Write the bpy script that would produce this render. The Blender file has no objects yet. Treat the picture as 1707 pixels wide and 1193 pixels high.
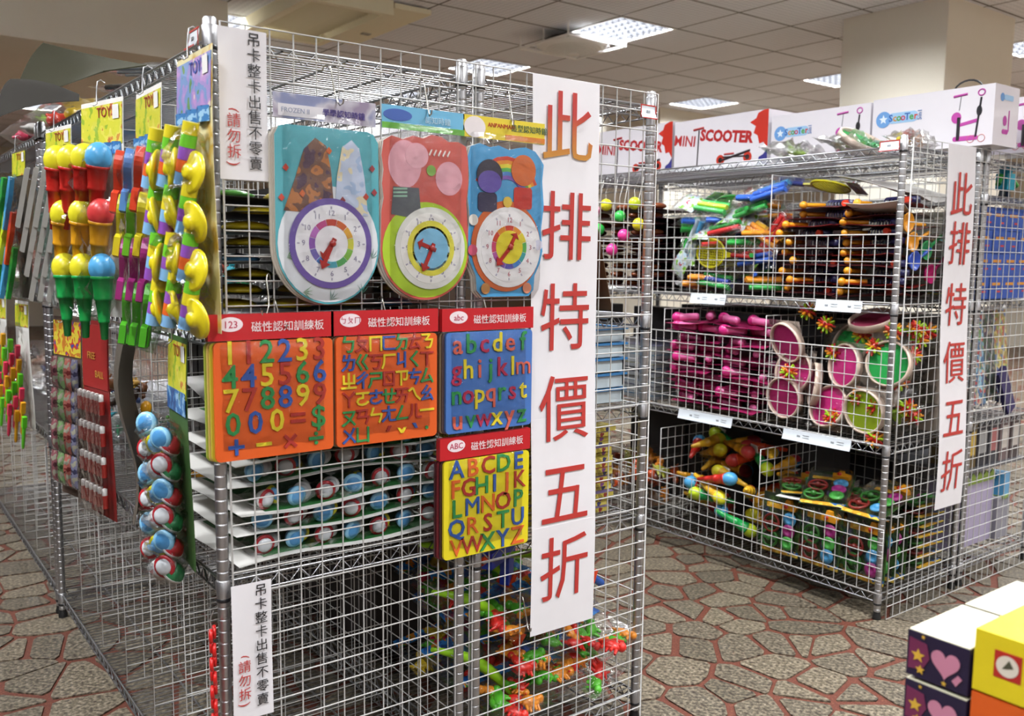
import bpy, math, random
from mathutils import Matrix, Vector, Euler
random.seed(7)
rnd = random.uniform
PI = math.pi
scene = bpy.context.scene
C = scene.collection

# ------------------------------------------------------------------ camera, world, exposure
FPX = 1498.8
CAM = Vector((-0.6205, -1.7817, 1.3515)); YAW, PITCH, ROLL = 0.6439, 0.1102, 0.0115
fw = Vector((math.sin(YAW)*math.cos(PITCH), math.cos(YAW)*math.cos(PITCH), -math.sin(PITCH)))
r0 = Vector((math.cos(YAW), -math.sin(YAW), 0)); u0 = r0.cross(fw)
rt = r0*math.cos(ROLL) + u0*math.sin(ROLL); up = -r0*math.sin(ROLL) + u0*math.cos(ROLL)
cd = bpy.data.cameras.new('camera'); cam = bpy.data.objects.new('camera', cd); C.objects.link(cam)
m3 = Matrix((rt, up, -fw)).transposed()
cam.matrix_world = Matrix.Translation(CAM) @ m3.to_4x4()
cd.sensor_width = 22.3; cd.lens = 22.3*FPX/1707; cd.clip_start = 0.05; cd.clip_end = 60
cd.dof.use_dof = True; cd.dof.focus_distance = 2.35; cd.dof.aperture_fstop = 2.8
scene.camera = cam
def in_view(p, m=60):
    d = Vector(p) - CAM; z = d.dot(fw)
    if z < 0.1: return False
    x = 853.5 + FPX*d.dot(rt)/z; y = 596.5 - FPX*d.dot(up)/z
    return -m < x < 1707+m and -m < y < 1193+m

w = bpy.data.worlds.new('world'); scene.world = w; w.use_nodes = True
w.node_tree.nodes['Background'].inputs[0].default_value = (0.8, 0.86, 1, 1)
w.node_tree.nodes['Background'].inputs[1].default_value = 0.03
vs = scene.view_settings; vs.view_transform = 'Standard'; vs.look = 'None'; vs.gamma = 1; vs.use_curve_mapping = False
vs.exposure = 0.0
scene.cycles.max_bounces = 6; scene.cycles.diffuse_bounces = 4; scene.cycles.glossy_bounces = 3; scene.cycles.adaptive_threshold = .03
scene.cycles.transparent_max_bounces = 12; scene.cycles.caustics_reflective = False; scene.cycles.caustics_refractive = False

# fluorescent troffers of the ceiling (the fixtures themselves are built further down)
CEIL = 3.15; TS = 0.605; TX0, TY0 = 4.15, 3.88
LIGHT_POWER = 66
FIX = [(5*a, 3*b - 1) for a in (-2, -1, 0, 1, 2) for b in (-5, -4, -3, -2, -1, 0, 1, 2, 3, 4)]
FIX = [(i, j) for i, j in FIX if not (i < -3 and j in (2, 5))]
FIX.append((-4, 2))
def area_light(i, j):
    L = bpy.data.lights.new('troffer_glow', 'AREA'); L.shape = 'RECTANGLE'; L.size = 0.54; L.size_y = 0.54
    L.energy = LIGHT_POWER; L.spread = math.radians(152); L.color = (0.955, 0.975, 1.0)
    o = bpy.data.objects.new('troffer_glow', L); C.objects.link(o)
    o.location = (TX0+TS*(i+.5), TY0+TS*(j+.5), CEIL+0.034)
    o['kind'] = 'helper'
    return o

# ------------------------------------------------------------------ materials
def lin(c):
    if isinstance(c, str):
        c = c.lstrip('#'); c = [int(c[i:i+2], 16)/255 for i in (0, 2, 4)]
    return tuple((x/12.92 if x <= .04045 else ((x+.055)/1.055)**2.4) for x in c) + (1,)
_mc = {}
def nt(name):
    m = bpy.data.materials.new(name); m.use_nodes = True
    t = m.node_tree; return m, t, t.nodes['Principled BSDF']
def M(col, rough=.45, metal=0, var=.12, scale=60, bump=0, coat=0, name=None, emit=0):
    """procedural plastic / paper / paint: colour with a little noise variation and optional relief"""
    k = (col, rough, metal, var, scale, bump, coat, emit)
    if k in _mc: return _mc[k]
    m, t, b = nt(name or 'paint_' + str(col)); c = lin(col)
    n = t.nodes.new('ShaderNodeTexNoise'); n.inputs['Scale'].default_value = scale; n.inputs['Detail'].default_value = 3
    tc = t.nodes.new('ShaderNodeTexCoord'); t.links.new(tc.outputs['Object'], n.inputs['Vector'])
    mx = t.nodes.new('ShaderNodeMix'); mx.data_type = 'RGBA'
    mx.inputs[6].default_value = tuple(x*(1-var) for x in c[:3]) + (1,)
    mx.inputs[7].default_value = tuple(min(1, x*(1+var)) for x in c[:3]) + (1,)
    t.links.new(n.outputs['Fac'], mx.inputs[0]); t.links.new(mx.outputs[2], b.inputs['Base Color'])
    b.inputs['Roughness'].default_value = rough; b.inputs['Metallic'].default_value = metal
    b.inputs['Coat Weight'].default_value = coat; b.inputs['Coat Roughness'].default_value = .06
    if bump:
        bp = t.nodes.new('ShaderNodeBump'); bp.inputs['Strength'].default_value = bump; bp.inputs['Distance'].default_value = .004
        t.links.new(n.outputs['Fac'], bp.inputs['Height']); t.links.new(bp.outputs[0], b.inputs['Normal'])
    if emit:
        b.inputs['Emission Color'].default_value = c; b.inputs['Emission Strength'].default_value = emit
    _mc[k] = m; return m
def ramp_mat(name, stops, tex='noise', scale=40, rough=.5, coat=0, const=True, bump=0, stretch=(1, 1, 1), detail=2):
    """printed / speckled surface: a texture pushed through a colour ramp"""
    if name in _mc: return _mc[name]
    m, t, b = nt(name)
    tc = t.nodes.new('ShaderNodeTexCoord'); mp = t.nodes.new('ShaderNodeMapping'); mp.inputs['Scale'].default_value = stretch
    t.links.new(tc.outputs['Object'], mp.inputs[0])
    if tex == 'noise':
        n = t.nodes.new('ShaderNodeTexNoise'); n.inputs['Detail'].default_value = detail; out = n.outputs['Fac']
    else:
        n = t.nodes.new('ShaderNodeTexVoronoi'); s = t.nodes.new('ShaderNodeSeparateColor')
        t.links.new(n.outputs['Color'], s.inputs[0]); out = s.outputs[0]
    n.inputs['Scale'].default_value = scale; t.links.new(mp.outputs[0], n.inputs['Vector'])
    r = t.nodes.new('ShaderNodeValToRGB'); r.color_ramp.interpolation = 'CONSTANT' if const else 'LINEAR'
    e = r.color_ramp.elements
    while len(e) < len(stops): e.new(.5)
    for k, (p, c) in enumerate(stops): e[k].position = p; e[k].color = lin(c)
    t.links.new(out, r.inputs[0]); t.links.new(r.outputs[0], b.inputs['Base Color'])
    b.inputs['Roughness'].default_value = rough; b.inputs['Coat Weight'].default_value = coat
    if bump:
        bp = t.nodes.new('ShaderNodeBump'); bp.inputs['Strength'].default_value = bump; bp.inputs['Distance'].default_value = .003
        t.links.new(out, bp.inputs['Height']); t.links.new(bp.outputs[0], b.inputs['Normal'])
    _mc[name] = m; return m
def bag_mat():
    m = bpy.data.materials.new('clear_film'); m.use_nodes = True; t = m.node_tree; t.nodes.clear()
    o = t.nodes.new('ShaderNodeOutputMaterial'); mix = t.nodes.new('ShaderNodeMixShader')
    tr = t.nodes.new('ShaderNodeBsdfTransparent'); tr.inputs[0].default_value = (.985, .985, .985, 1)
    g = t.nodes.new('ShaderNodeBsdfGlossy'); g.inputs['Roughness'].default_value = .07; g.inputs[0].default_value = (.95, .95, .95, 1)
    f = t.nodes.new('ShaderNodeFresnel'); f.inputs[0].default_value = 1.4
    n = t.nodes.new('ShaderNodeTexNoise'); n.inputs['Scale'].default_value = 38; n.inputs['Detail'].default_value = 4
    tc = t.nodes.new('ShaderNodeTexCoord'); t.links.new(tc.outputs['Object'], n.inputs['Vector'])
    bp = t.nodes.new('ShaderNodeBump'); bp.inputs['Strength'].default_value = .8; bp.inputs['Distance'].default_value = .011
    t.links.new(n.outputs['Fac'], bp.inputs['Height'])
    for x in (g, f): t.links.new(bp.outputs[0], x.inputs['Normal'])
    ml = t.nodes.new('ShaderNodeMath'); ml.operation = 'MULTIPLY'; ml.inputs[1].default_value = .52; ml.use_clamp = True
    t.links.new(f.outputs[0], ml.inputs[0]); t.links.new(ml.outputs[0], mix.inputs[0]); t.links.new(tr.outputs[0], mix.inputs[1]); t.links.new(g.outputs[0], mix.inputs[2])
    t.links.new(mix.outputs[0], o.inputs[0]); return m
BAG = bag_mat()
CHROME = M('b8b8ba', .40, 1, .05, 30, name='chrome'); CHROME_WIRE = M('a2a3a6', .28, 1, .05, 30, name='chrome_wire')
WHITE_WIRE = M('b9b8b5', .38, 0, .04, 20, name='white_coated_wire')
BLACK = M('141414', .5); WHITE = M('e9e7e6', .5); PAPER = M('dedcdf', .55, 0, .03, 25, coat=.5, name='laminated_paper')
CARD_WHITE = M('d9d7d2', .6, 0, .05, 30)
WALLM = M('e8e2d2', .75, 0, .03, 4, name='cream_wall_paint')
RED_INK = M('b0322c', .5, 0, .06); BLACK_INK = M('1c1a1c', .5)

# ------------------------------------------------------------------ geometry helpers
FY = Matrix.Rotation(PI/2, 4, 'X')                                  # front view (x right, y up, z to viewer) facing -Y
FX = Matrix.Rotation(-PI/2, 4, 'Z') @ FY                            # the same facing -X
def T(x, y=0, z=0): return Matrix.Translation((x, y, z))
def R(ax, deg): return Matrix.Rotation(math.radians(deg), 4, ax)
def S(x, y, z): return Matrix.Diagonal((x, y, z, 1))
class G:
    def __init__(s): s.v, s.f, s.mi, s.sm = [], [], [], []
    def add(s, vs, fs, mi=0, sm=False, m=None):
        o = len(s.v)
        s.v += [tuple(m @ Vector(p)) for p in vs] if m is not None else [tuple(p) for p in vs]
        for f in fs: s.f.append([i+o for i in f]); s.mi.append(mi); s.sm.append(sm)
        return s
    def box(s, sx, sy, sz, m=None, mi=0, c=(0, 0, 0)):
        x, y, z = sx/2, sy/2, sz/2; a, b, d = c
        vs = [(a+i*x, b+j*y, d+k*z) for i in (-1, 1) for j in (-1, 1) for k in (-1, 1)]
        return s.add(vs, [(0, 1, 3, 2), (4, 6, 7, 5), (0, 4, 5, 1), (2, 3, 7, 6), (0, 2, 6, 4), (1, 5, 7, 3)], mi, False, m)
    def tube(s, pts, r, n=6, mi=0, m=None, closed=False, caps=True, sm=True):
        P = [Vector(p) for p in pts]; k = len(P); vs = []; fs = []
        rr = r if isinstance(r, (list, tuple)) else [r]*k
        for i, p in enumerate(P):
            a = P[(i-1) % k] if (closed or i > 0) else p; b = P[(i+1) % k] if (closed or i < k-1) else p
            d = (b-a).normalized(); h = Vector((0, 0, 1)) if abs(d.z) < .9 else Vector((1, 0, 0))
            x = d.cross(h).normalized(); y = d.cross(x)
            for j in range(n):
                t = 2*PI*j/n; vs.append(p + (x*math.cos(t) + y*math.sin(t))*rr[i])
        for i in range(k if closed else k-1):
            for j in range(n):
                a, b = i*n, ((i+1) % k)*n
                fs.append((a+j, b+j, b+(j+1) % n, a+(j+1) % n))
        s.add(vs, fs, mi, sm, m)
        if caps and not closed: s.add(vs[:n], [tuple(range(n))], mi, False, m).add(vs[-n:], [tuple(range(n-1, -1, -1))], mi, False, m)
        return s
    def wire(s, a, b, r, n=4, mi=0): return s.tube((a, b), r, n, mi, None, False, False)
    def lathe(s, prof, m=None, n=16, mi=0, sm=True):
        vs, fs = [], []
        for r, z in prof:
            for j in range(n): t = 2*PI*j/n; vs.append((r*math.cos(t), r*math.sin(t), z))
        for i in range(len(prof)-1):
            for j in range(n): fs.append((i*n+j, i*n+(j+1) % n, (i+1)*n+(j+1) % n, (i+1)*n+j))
        s.add(vs, fs, mi, sm, m)
        for e, o in ((0, -1), (len(prof)-1, 1)):
            if prof[e][0] > 1e-5: s.add(vs[e*n:e*n+n], [tuple(range(n))[::o]], mi, False, m)
        return s
    def sph(s, r, m=None, nu=14, nv=8, mi=0):
        return s.lathe([(max(1e-6, r*math.sin(PI*i/nv)), -r*math.cos(PI*i/nv)) for i in range(nv+1)], m, nu, mi)
    def prism(s, poly, t, m=None, mi=0, z0=0, side=None):
        n = len(poly); vs = [(x, y, z0) for x, y in poly] + [(x, y, z0+t) for x, y in poly]
        s.add(vs, [tuple(range(n-1, -1, -1)), tuple(range(n, 2*n))], mi, False, m)
        return s.add(vs, [(i, (i+1) % n, n+(i+1) % n, n+i) for i in range(n)], mi if side is None else side, False, m)
    def sheet(s, fn, nu, nv, m=None, mi=0, t=.0008, sm=True, mi2=None):
        """a thin curled sheet with real thickness: fn(u,v) -> point"""
        top = [fn(i/nu, j/nv) for i in range(nu+1) for j in range(nv+1)]; k = nv+1
        fs = [(i*k+j, (i+1)*k+j, (i+1)*k+j+1, i*k+j+1) for i in range(nu) for j in range(nv)]
        s.add(top, fs, mi, sm, m); bot = [(p[0], p[1], p[2]-t) for p in top]
        s.add(bot, [f[::-1] for f in fs], mi if mi2 is None else mi2, sm, m)
        rim = [j for j in range(nv+1)] + [i*k+nv for i in range(1, nu+1)] + [nu*k+j for j in range(nv-1, -1, -1)] + [i*k for i in range(nu-1, 0, -1)]
        n = len(rim); vs = [top[i] for i in rim] + [bot[i] for i in rim]
        return s.add(vs, [(i, n+i, n+(i+1) % n, (i+1) % n) for i in range(n)], mi, False, m)
    def pillow(s, w_, h_, d_, m=None, mi=0, nu=10, nv=10, wr=.15, seed=0, ex=3, back=True):
        rg = random.Random(seed)
        N = [[rg.uniform(-1, 1) for _ in range(nv+1)] for _ in range(nu+1)]
        for sg in ((1, -1) if back else (1,)):
            def pt(i, j):
                u, v = 2*i/nu-1, 2*j/nv-1
                b = max(0, (1-abs(u)**ex)*(1-abs(v)**ex))
                return (u*w_/2, v*h_/2, sg*d_/2*b*(1+wr*N[i][j]*3) + .0006*sg)
            vs = [pt(i, j) for i in range(nu+1) for j in range(nv+1)]; k = nv+1
            fs = [(i*k+j, (i+1)*k+j, (i+1)*k+j+1, i*k+j+1) for i in range(nu) for j in range(nv)]
            s.add(vs, fs if sg > 0 else [f[::-1] for f in fs], mi, True, m)
        return s
    def mesh(s, name, mats):
        me = bpy.data.meshes.new(name); me.from_pydata(s.v, [], s.f)
        for x in (mats if isinstance(mats, (list, tuple)) else [mats]): me.materials.append(x)
        me.polygons.foreach_set('material_index', s.mi); me.polygons.foreach_set('use_smooth', s.sm)
        me.update(); return me
    def ob(s, name, mats, parent=None, m=None, **kw): return place(name, s.mesh(name, mats), parent, m, **kw)
def tag(o, label=None, cat=None, group=None, kind=None):
    for k, v in (('label', label), ('category', cat), ('group', group), ('kind', kind)):
        if v: o[k] = v
    return o
def place(name, me, parent=None, m=None, **kw):
    o = bpy.data.objects.new(name, me); C.objects.link(o)
    if parent: o.parent = parent
    if m is not None: o.matrix_local = m
    return tag(o, **kw)
def thing(name, label, cat, m=None, group=None):
    return place(name, None, None, m, label=label, cat=cat, group=group)
def copy_tree(o, m=None, parent=None, label=None):
    c = o.copy(); C.objects.link(c); c.parent = parent
    if m is not None: c.matrix_local = m
    if label: c['label'] = label
    for ch in list(o.children): copy_tree(ch, ch.matrix_local.copy(), c)
    return c
_tc = {}
def text(body, size, mat, parent, m, name='lettering', ext=.0004, sx=1, bold=0, ax='CENTER', sp=1):
    k = (body, size, mat.name, ext, bold, ax, sp)
    if k not in _tc:
        cu = bpy.data.curves.new('lettering', 'FONT'); cu.body = body; cu.size = size; cu.align_x = ax; cu.align_y = 'CENTER'
        cu.extrude = ext; cu.resolution_u = 2; cu.offset = bold; cu.space_line = sp
        t = bpy.data.objects.new('lettering', cu); me = bpy.data.meshes.new_from_object(t)
        bpy.data.objects.remove(t); bpy.data.curves.remove(cu)
        me.materials.clear(); me.materials.append(mat); _tc[k] = me
    return place(name, _tc[k], parent, m @ S(sx, 1, 1))
ORD = 'topmost second third fourth fifth sixth seventh eighth ninth tenth eleventh twelfth thirteenth fourteenth fifteenth sixteenth seventeenth eighteenth nineteenth twentieth'.split()

# ------------------------------------------------------------------ floor: irregular stones in red joints
def clip(poly, nx, ny, d):
    out = []; k = len(poly)
    for i in range(k):
        a, b = poly[i], poly[(i+1) % k]; da = a[0]*nx+a[1]*ny-d; db = b[0]*nx+b[1]*ny-d
        if da <= 0: out.append(a)
        if da*db < 0: t = da/(da-db); out.append((a[0]+(b[0]-a[0])*t, a[1]+(b[1]-a[1])*t))
    return out
GROUT = ramp_mat('red_joint', [(0, '40170c'), (.45, '522312'), (.62, '602e1b'), (.75, '724a34')], 'noise', 160, .75, 0, False, detail=5)
def stone_mat(i):
    b = (('554e42', '706757', '92897a', '3a332b'), ('5e5647', '7a705f', '9c927f', '403830'), ('4f493e', '696050', '867d6c', '362f28'))[i]
    return ramp_mat('terrazzo_stone_%d' % i, [(.2, b[3]), (.42, b[0]), (.53, b[1]), (.66, b[2])], 'noise', 75, .42, .12, True, .08, detail=4)
STONE = [stone_mat(i) for i in range(3)]
SPC = .135; X0, X1, Y0, Y1 = -2.6, 5.6, -1.6, 7.0; rg = random.Random(3)
fl = G().box(X1-X0-.2, Y1-Y0-.2, .05, T((X0+X1)/2, (Y0+Y1)/2, -.030)).ob('floor', GROUT, kind='structure')
far_m, t_, b_ = nt('crazy_paving_far'); tc = t_.nodes.new('ShaderNodeTexCoord')
v1 = t_.nodes.new('ShaderNodeTexVoronoi'); v1.feature = 'DISTANCE_TO_EDGE'; v1.inputs['Scale'].default_value = 7
n1 = t_.nodes.new('ShaderNodeTexNoise'); n1.inputs['Scale'].default_value = 150
cr = t_.nodes.new('ShaderNodeValToRGB'); cr.color_ramp.elements[0].color = lin('5c251a'); cr.color_ramp.elements[1].color = lin('706757')
cr.color_ramp.interpolation = 'CONSTANT'; cr.color_ramp.elements[1].position = .07
for q in (v1, n1): t_.links.new(tc.outputs['Object'], q.inputs['Vector'])
t_.links.new(v1.outputs['Distance'], cr.inputs[0]); t_.links.new(cr.outputs[0], b_.inputs['Base Color']); b_.inputs['Roughness'].default_value = .45
g = G()
for xa, xb, ya, yb in ((-9, X0+.1, -7, 17), (X1-.1, 15, -7, 17), (X0+.1, X1-.1, -7, Y0+.1), (X0+.1, X1-.1, Y1-.1, 17)): g.box(xb-xa, yb-ya, .05, T((xa+xb)/2, (ya+yb)/2, -.027))
g.ob('paving', far_m, fl, kind='stuff')
nx_, ny_ = int((X1-X0)/SPC), int((Y1-Y0)/SPC)
pt = {(i, j): (X0+(i+.5+rg.uniform(-.48, .48))*SPC*1.2-.4*(j/ny_-.5)*0, Y0+(j+.5+rg.uniform(-.46, .46))*SPC*.95) for i in range(nx_) for j in range(ny_) if rg.random() > .2}
stones = []
for (i, j), p in pt.items():
    poly = [(p[0]+a*.3, p[1]+b*.3) for a, b in ((-1, -1), (1, -1), (1, 1), (-1, 1))]
    for di in (-2, -1, 0, 1, 2):
        for dj in (-2, -1, 0, 1, 2):
            q = pt.get((i+di, j+dj))
            if q is None or (di == 0 and dj == 0): continue
            vx, vy = q[0]-p[0], q[1]-p[1]; L = math.hypot(vx, vy)
            if L > .5: continue
            poly = clip(poly, vx/L, vy/L, (vx*(p[0]+q[0])+vy*(p[1]+q[1]))/2/L - (.004 + .010*(((i+i+di)*7 + (j+j+dj)*13 + abs(i*j+(i+di)*(j+dj))) % 17)/16))
            if len(poly) < 3: break
        if len(poly) < 3: break
    if len(poly) >= 3:
        cx = sum(a for a, _ in poly)/len(poly); cy = sum(b for _, b in poly)/len(poly)
        c = [(cx, cy)]
        # knock the corners off
        pl = []
        for k in range(len(poly)):
            a, b = poly[k], poly[(k+1) % len(poly)]
            for f in (.12, .88): pl.append((a[0]+(b[0]-a[0])*f - cx, a[1]+(b[1]-a[1])*f - cy))
        hid = (-.02 < cx < 1.2 and cy > .05) or (2.5 < cx < 3.7 and cy > .05)
        d = (Vector((cx, cy, 0))-CAM).length
        stones.append((0 if in_view((cx, cy, 0), 30) and not hid else 1, d, cx, cy, pl))
stones.sort(key=lambda s: s[:2])
rest = G()
for k, (hid, d, cx, cy, pl) in enumerate(stones):
    if k < 300: G().prism(pl, .005, None, 0, -.005).ob('stone', STONE[rg.randrange(3)], fl, T(cx, cy, 0))
    else: rest.prism(pl, .005, T(cx, cy, 0), rg.randrange(3), -.005)
rest.ob('stones', STONE, fl, kind='stuff')

# ------------------------------------------------------------------ ceiling, fixtures, beams, pillars, walls
tile_m, t_, b_ = nt('ceiling_tile')
b_.inputs['Roughness'].default_value = .85
tc = t_.nodes.new('ShaderNodeTexCoord'); mp = t_.nodes.new('ShaderNodeMapping'); mp.inputs['Rotation'].default_value = (0, 0, PI/4)
mp.inputs['Scale'].default_value = (30, 30, 30); t_.links.new(tc.outputs['Object'], mp.inputs[0])
ch = t_.nodes.new('ShaderNodeTexChecker'); ch.inputs['Scale'].default_value = 1
ch.inputs[1].default_value = lin('eceef3'); ch.inputs[2].default_value = lin('dde0e6'); t_.links.new(mp.outputs[0], ch.inputs[0])
t_.links.new(ch.outputs[0], b_.inputs['Base Color'])
bp = t_.nodes.new('ShaderNodeBump'); bp.inputs['Strength'].default_value = .25; bp.inputs['Distance'].default_value = .002
t_.links.new(ch.outputs[1], bp.inputs['Height']); t_.links.new(bp.outputs[0], b_.inputs['Normal'])
ceil = G().box(24, 24, .05, T(3, 5, CEIL+.2)).ob('ceiling', M('8a837a', .8), kind='structure')
tiles = []
for i in range(-20, 18):
    for j in range(-17, 20):
        x, y = TX0+TS*(i+.5), TY0+TS*(j+.5)
        if (i, j) in FIX or not (-9 < x < 15 and -7 < y < 17): continue
        tiles.append((0 if in_view((x, y, CEIL), 120) else 1, (Vector((x, y, CEIL))-CAM).length, x, y))
tiles.sort()
tme = G().box(TS-.010, TS-.010, .012, T(0, 0, .006)).mesh('tile', tile_m); rest = G()
for k, (h_, d, x, y) in enumerate(tiles):
    if k < 300 and not h_: place('tile', tme, ceil, T(x, y, CEIL))
    else: rest.box(TS-.010, TS-.010, .012, T(x, y, CEIL+.006))
rest.ob('tiles', tile_m, ceil, kind='stuff')
TBAR = M('4a443c', .7)
g = G()
for i in range(-20, 19): g.box(.013, 24, .006, T(TX0+TS*i, 5, CEIL+.002))
for j in range(-18, 21): g.box(24, .013, .006, T(3, TY0+TS*j, CEIL+.002))
g.ob('grid_bar', TBAR, ceil, kind='stuff')
LITW = M('ecebe6', .35, 0, .02)
hs = G(); h = TS/2-.004
for sx, sy, lx, ly in ((1, 0, .006, 2*h), (-1, 0, .006, 2*h), (0, 1, 2*h, .006), (0, -1, 2*h, .006)): hs.box(lx, ly, .085, T(sx*h, sy*h, .0425))
hs.box(2*h, 2*h, .006, T(0, 0, .085)); hme = hs.mesh('housing', LITW)
fr = G()
for sx, sy, lx, ly in ((1, 0, .018, 2*h), (-1, 0, .018, 2*h), (0, 1, 2*h, .018), (0, -1, 2*h, .018)): fr.box(lx, ly, .008, T(sx*(h-.009), sy*(h-.009), -.001))
frme = fr.mesh('frame', LITW)
bl1 = G().box(.004, 2*h-.04, .024).mesh('louver_blade', M('1c1e24', .6)); bl2 = G().box(2*h-.04, .004, .022).mesh('louver_blade', M('1c1e24', .6))
tube_me = G().tube([(0, -.27, 0), (0, .27, 0)], .013, 8).mesh('lamp_tube', M('ffffff', .4, 0, 0, emit=6))
where = {(0, -1): 'beside the square ceiling fan', (0, 2): 'behind the long red-lettered banner of the near rack', (5, 2): 'above the scooter boxes',
         (5, -1): 'half behind the cream pillar', (-4, 2): 'peeping out beside the corrugated ceiling hatch'}
for i, j in FIX:
    x, y = TX0+TS*(i+.5), TY0+TS*(j+.5)
    area_light(i, j)
    n = where.get((i, j))
    if not (n or in_view((x, y, CEIL), 60)): n = None
    o = thing('ceiling_light', 'lit square louvred ceiling light ' + (n or 'in line %s of bay %s across the shop' % (('one', 'two', 'three', 'four', 'five', 'six', 'seven', 'eight', 'nine', 'ten', 'eleven')[(j+16)//3], ('one', 'two', 'three', 'four', 'five', 'six')[(i+10)//5])), 'ceiling light', T(x, y, CEIL), 'louvred ceiling lights')
    place('housing', hme, o); place('frame', frme, o)
    if in_view((x, y, CEIL), 150):
        for k in range(3): place('lamp_tube', tube_me, o, T(-.17+.17*k, 0, .068))
        for k in range(1, 6): place('louver_blade', bl1, o, T(-h+2*h*k/6, 0, .010))
        for k in range(1, 9): place('louver_blade', bl2, o, T(0, -h+2*h*k/9, .010))
# walls, soffit, pillars
W_ = [('wall_left', (.1, 24, 3.4), (-9, 5, 1.65)), ('wall_right', (.1, 24, 3.4), (15, 5, 1.65)), ('wall_back', (24, .1, 3.4), (3, 17, 1.65)), ('wall_front', (24, .1, 3.4), (3, -7, 1.65))]
for n, s_, p_ in W_: G().box(*s_, T(*p_)).ob(n, WALLM, kind='structure')
G().box(7.2, 2.1, .5, T(-1.87, 5.83, CEIL-.20)).ob('trim_1', WALLM, kind='structure')
G().box(.95, .8, CEIL+.1, T(5.5+.47, 1.5+.40, CEIL/2+.05)).ob('pillar_1', WALLM, kind='structure')
G().box(2.2, 2.2, CEIL+.1, T(7.3+1.1, 5.9+1.1, CEIL/2+.05)).ob('pillar_2', WALLM, kind='structure')

# corrugated hatch and fan on the ceiling
CREAM = M('f0e9cb', .5, 0, .04)
o = thing('ceiling_hatch', 'cream corrugated ceiling air hatch next to the soffit', 'air vent', T(1.98, 4.0, CEIL-.10))
HX, HY = .66, 1.2
g = G()
for a, b, lx, ly in ((HX/2, .03, HX, .06), (HX/2, HY-.03, HX, .06), (.03, HY/2, .06, HY-.12), (HX-.03, HY/2, .06, HY-.12)): g.box(lx, ly, .10, T(a, b, .05))
g.ob('frame', CREAM, o)
for k in range(22): G().box(HX-.12, .022, .02, R('X', 25)).ob('slat', CREAM, o, T(HX/2, .09+k*(HX-.02)*.077, .06))
G().box(.30, HY, .035, T(HX+.16, HY/2, .0)).ob('flap', CREAM, o, T(0, 0, .07))
G().box(.07, .05, .006).ob('latch', M('8f8c80', .5), o, T(HX+.2, HY-.4, .05))
o = thing('ceiling_fan', 'white square ceiling circulation fan with round wire guard', 'fan', T(4.24, 3.93, CEIL-.10))
FW = M('fbfbf8', .4, 0, .01); F0 = .30
g = G()
for sx, sy, lx, ly in ((1, 0, .02, 2*F0), (-1, 0, .02, 2*F0), (0, 1, 2*F0, .02), (0, -1, 2*F0, .02)): g.box(lx, ly, .015, T(sx*F0, sy*F0, 0))
g.ob('frame', FW, o)
for sx in (-1, 1):
    for sy in (-1, 1): G().tube([(sx*F0, sy*F0, 0), (sx*F0, sy*F0, .1)], .008, 6).ob('hanger', FW, o)
for a in range(4): G().tube([(F0*math.cos(a*PI/2), F0*math.sin(a*PI/2), 0), (F0*math.cos(a*PI/2), F0*math.sin(a*PI/2), .1)], .005, 6).ob('hanger', FW, o)
g = G()
for k in range(9):
    r_ = .03+.025*k; z = -.055+.05*(k/8)**2
    g.tube([(r_*math.cos(2*PI*a/24), r_*math.sin(2*PI*a/24), z) for a in range(24)], .0034, 4, 0, None, True)
for a in range(16):
    c_, s_ = math.cos(2*PI*a/16), math.sin(2*PI*a/16)
    g.tube([((.03+.025*k)*c_, (.03+.025*k)*s_, -.055+.05*(k/8)**2) for k in range(0, 9, 2)] + [(F0*c_, F0*s_, 0)], .002, 4)
g.ob('wire_guard', FW, o)
G().lathe([(.001, -.062), (.05, -.060), (.055, -.05)], None, 16).ob('hub_cap', FW, o)
G().lathe([(.235, -.012), (.245, -.006), (.29, .01), (.29, .014), (.24, .03), (.235, .03)], None, 32).ob('shroud', FW, o)
G().lathe([(.001, .06), (.22, .06), (.235, .03)], None, 24).ob('backplate', M('2e2c2a', .6), o)
for a in range(5): G().sheet(lambda u, v: ((.04+.17*u)*math.cos(v*.5)*1, (.04+.17*u)*math.sin(v*.5), .03+.02*v), 4, 2).ob('blade', FW, o, R('Z', 72*a))

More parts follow.
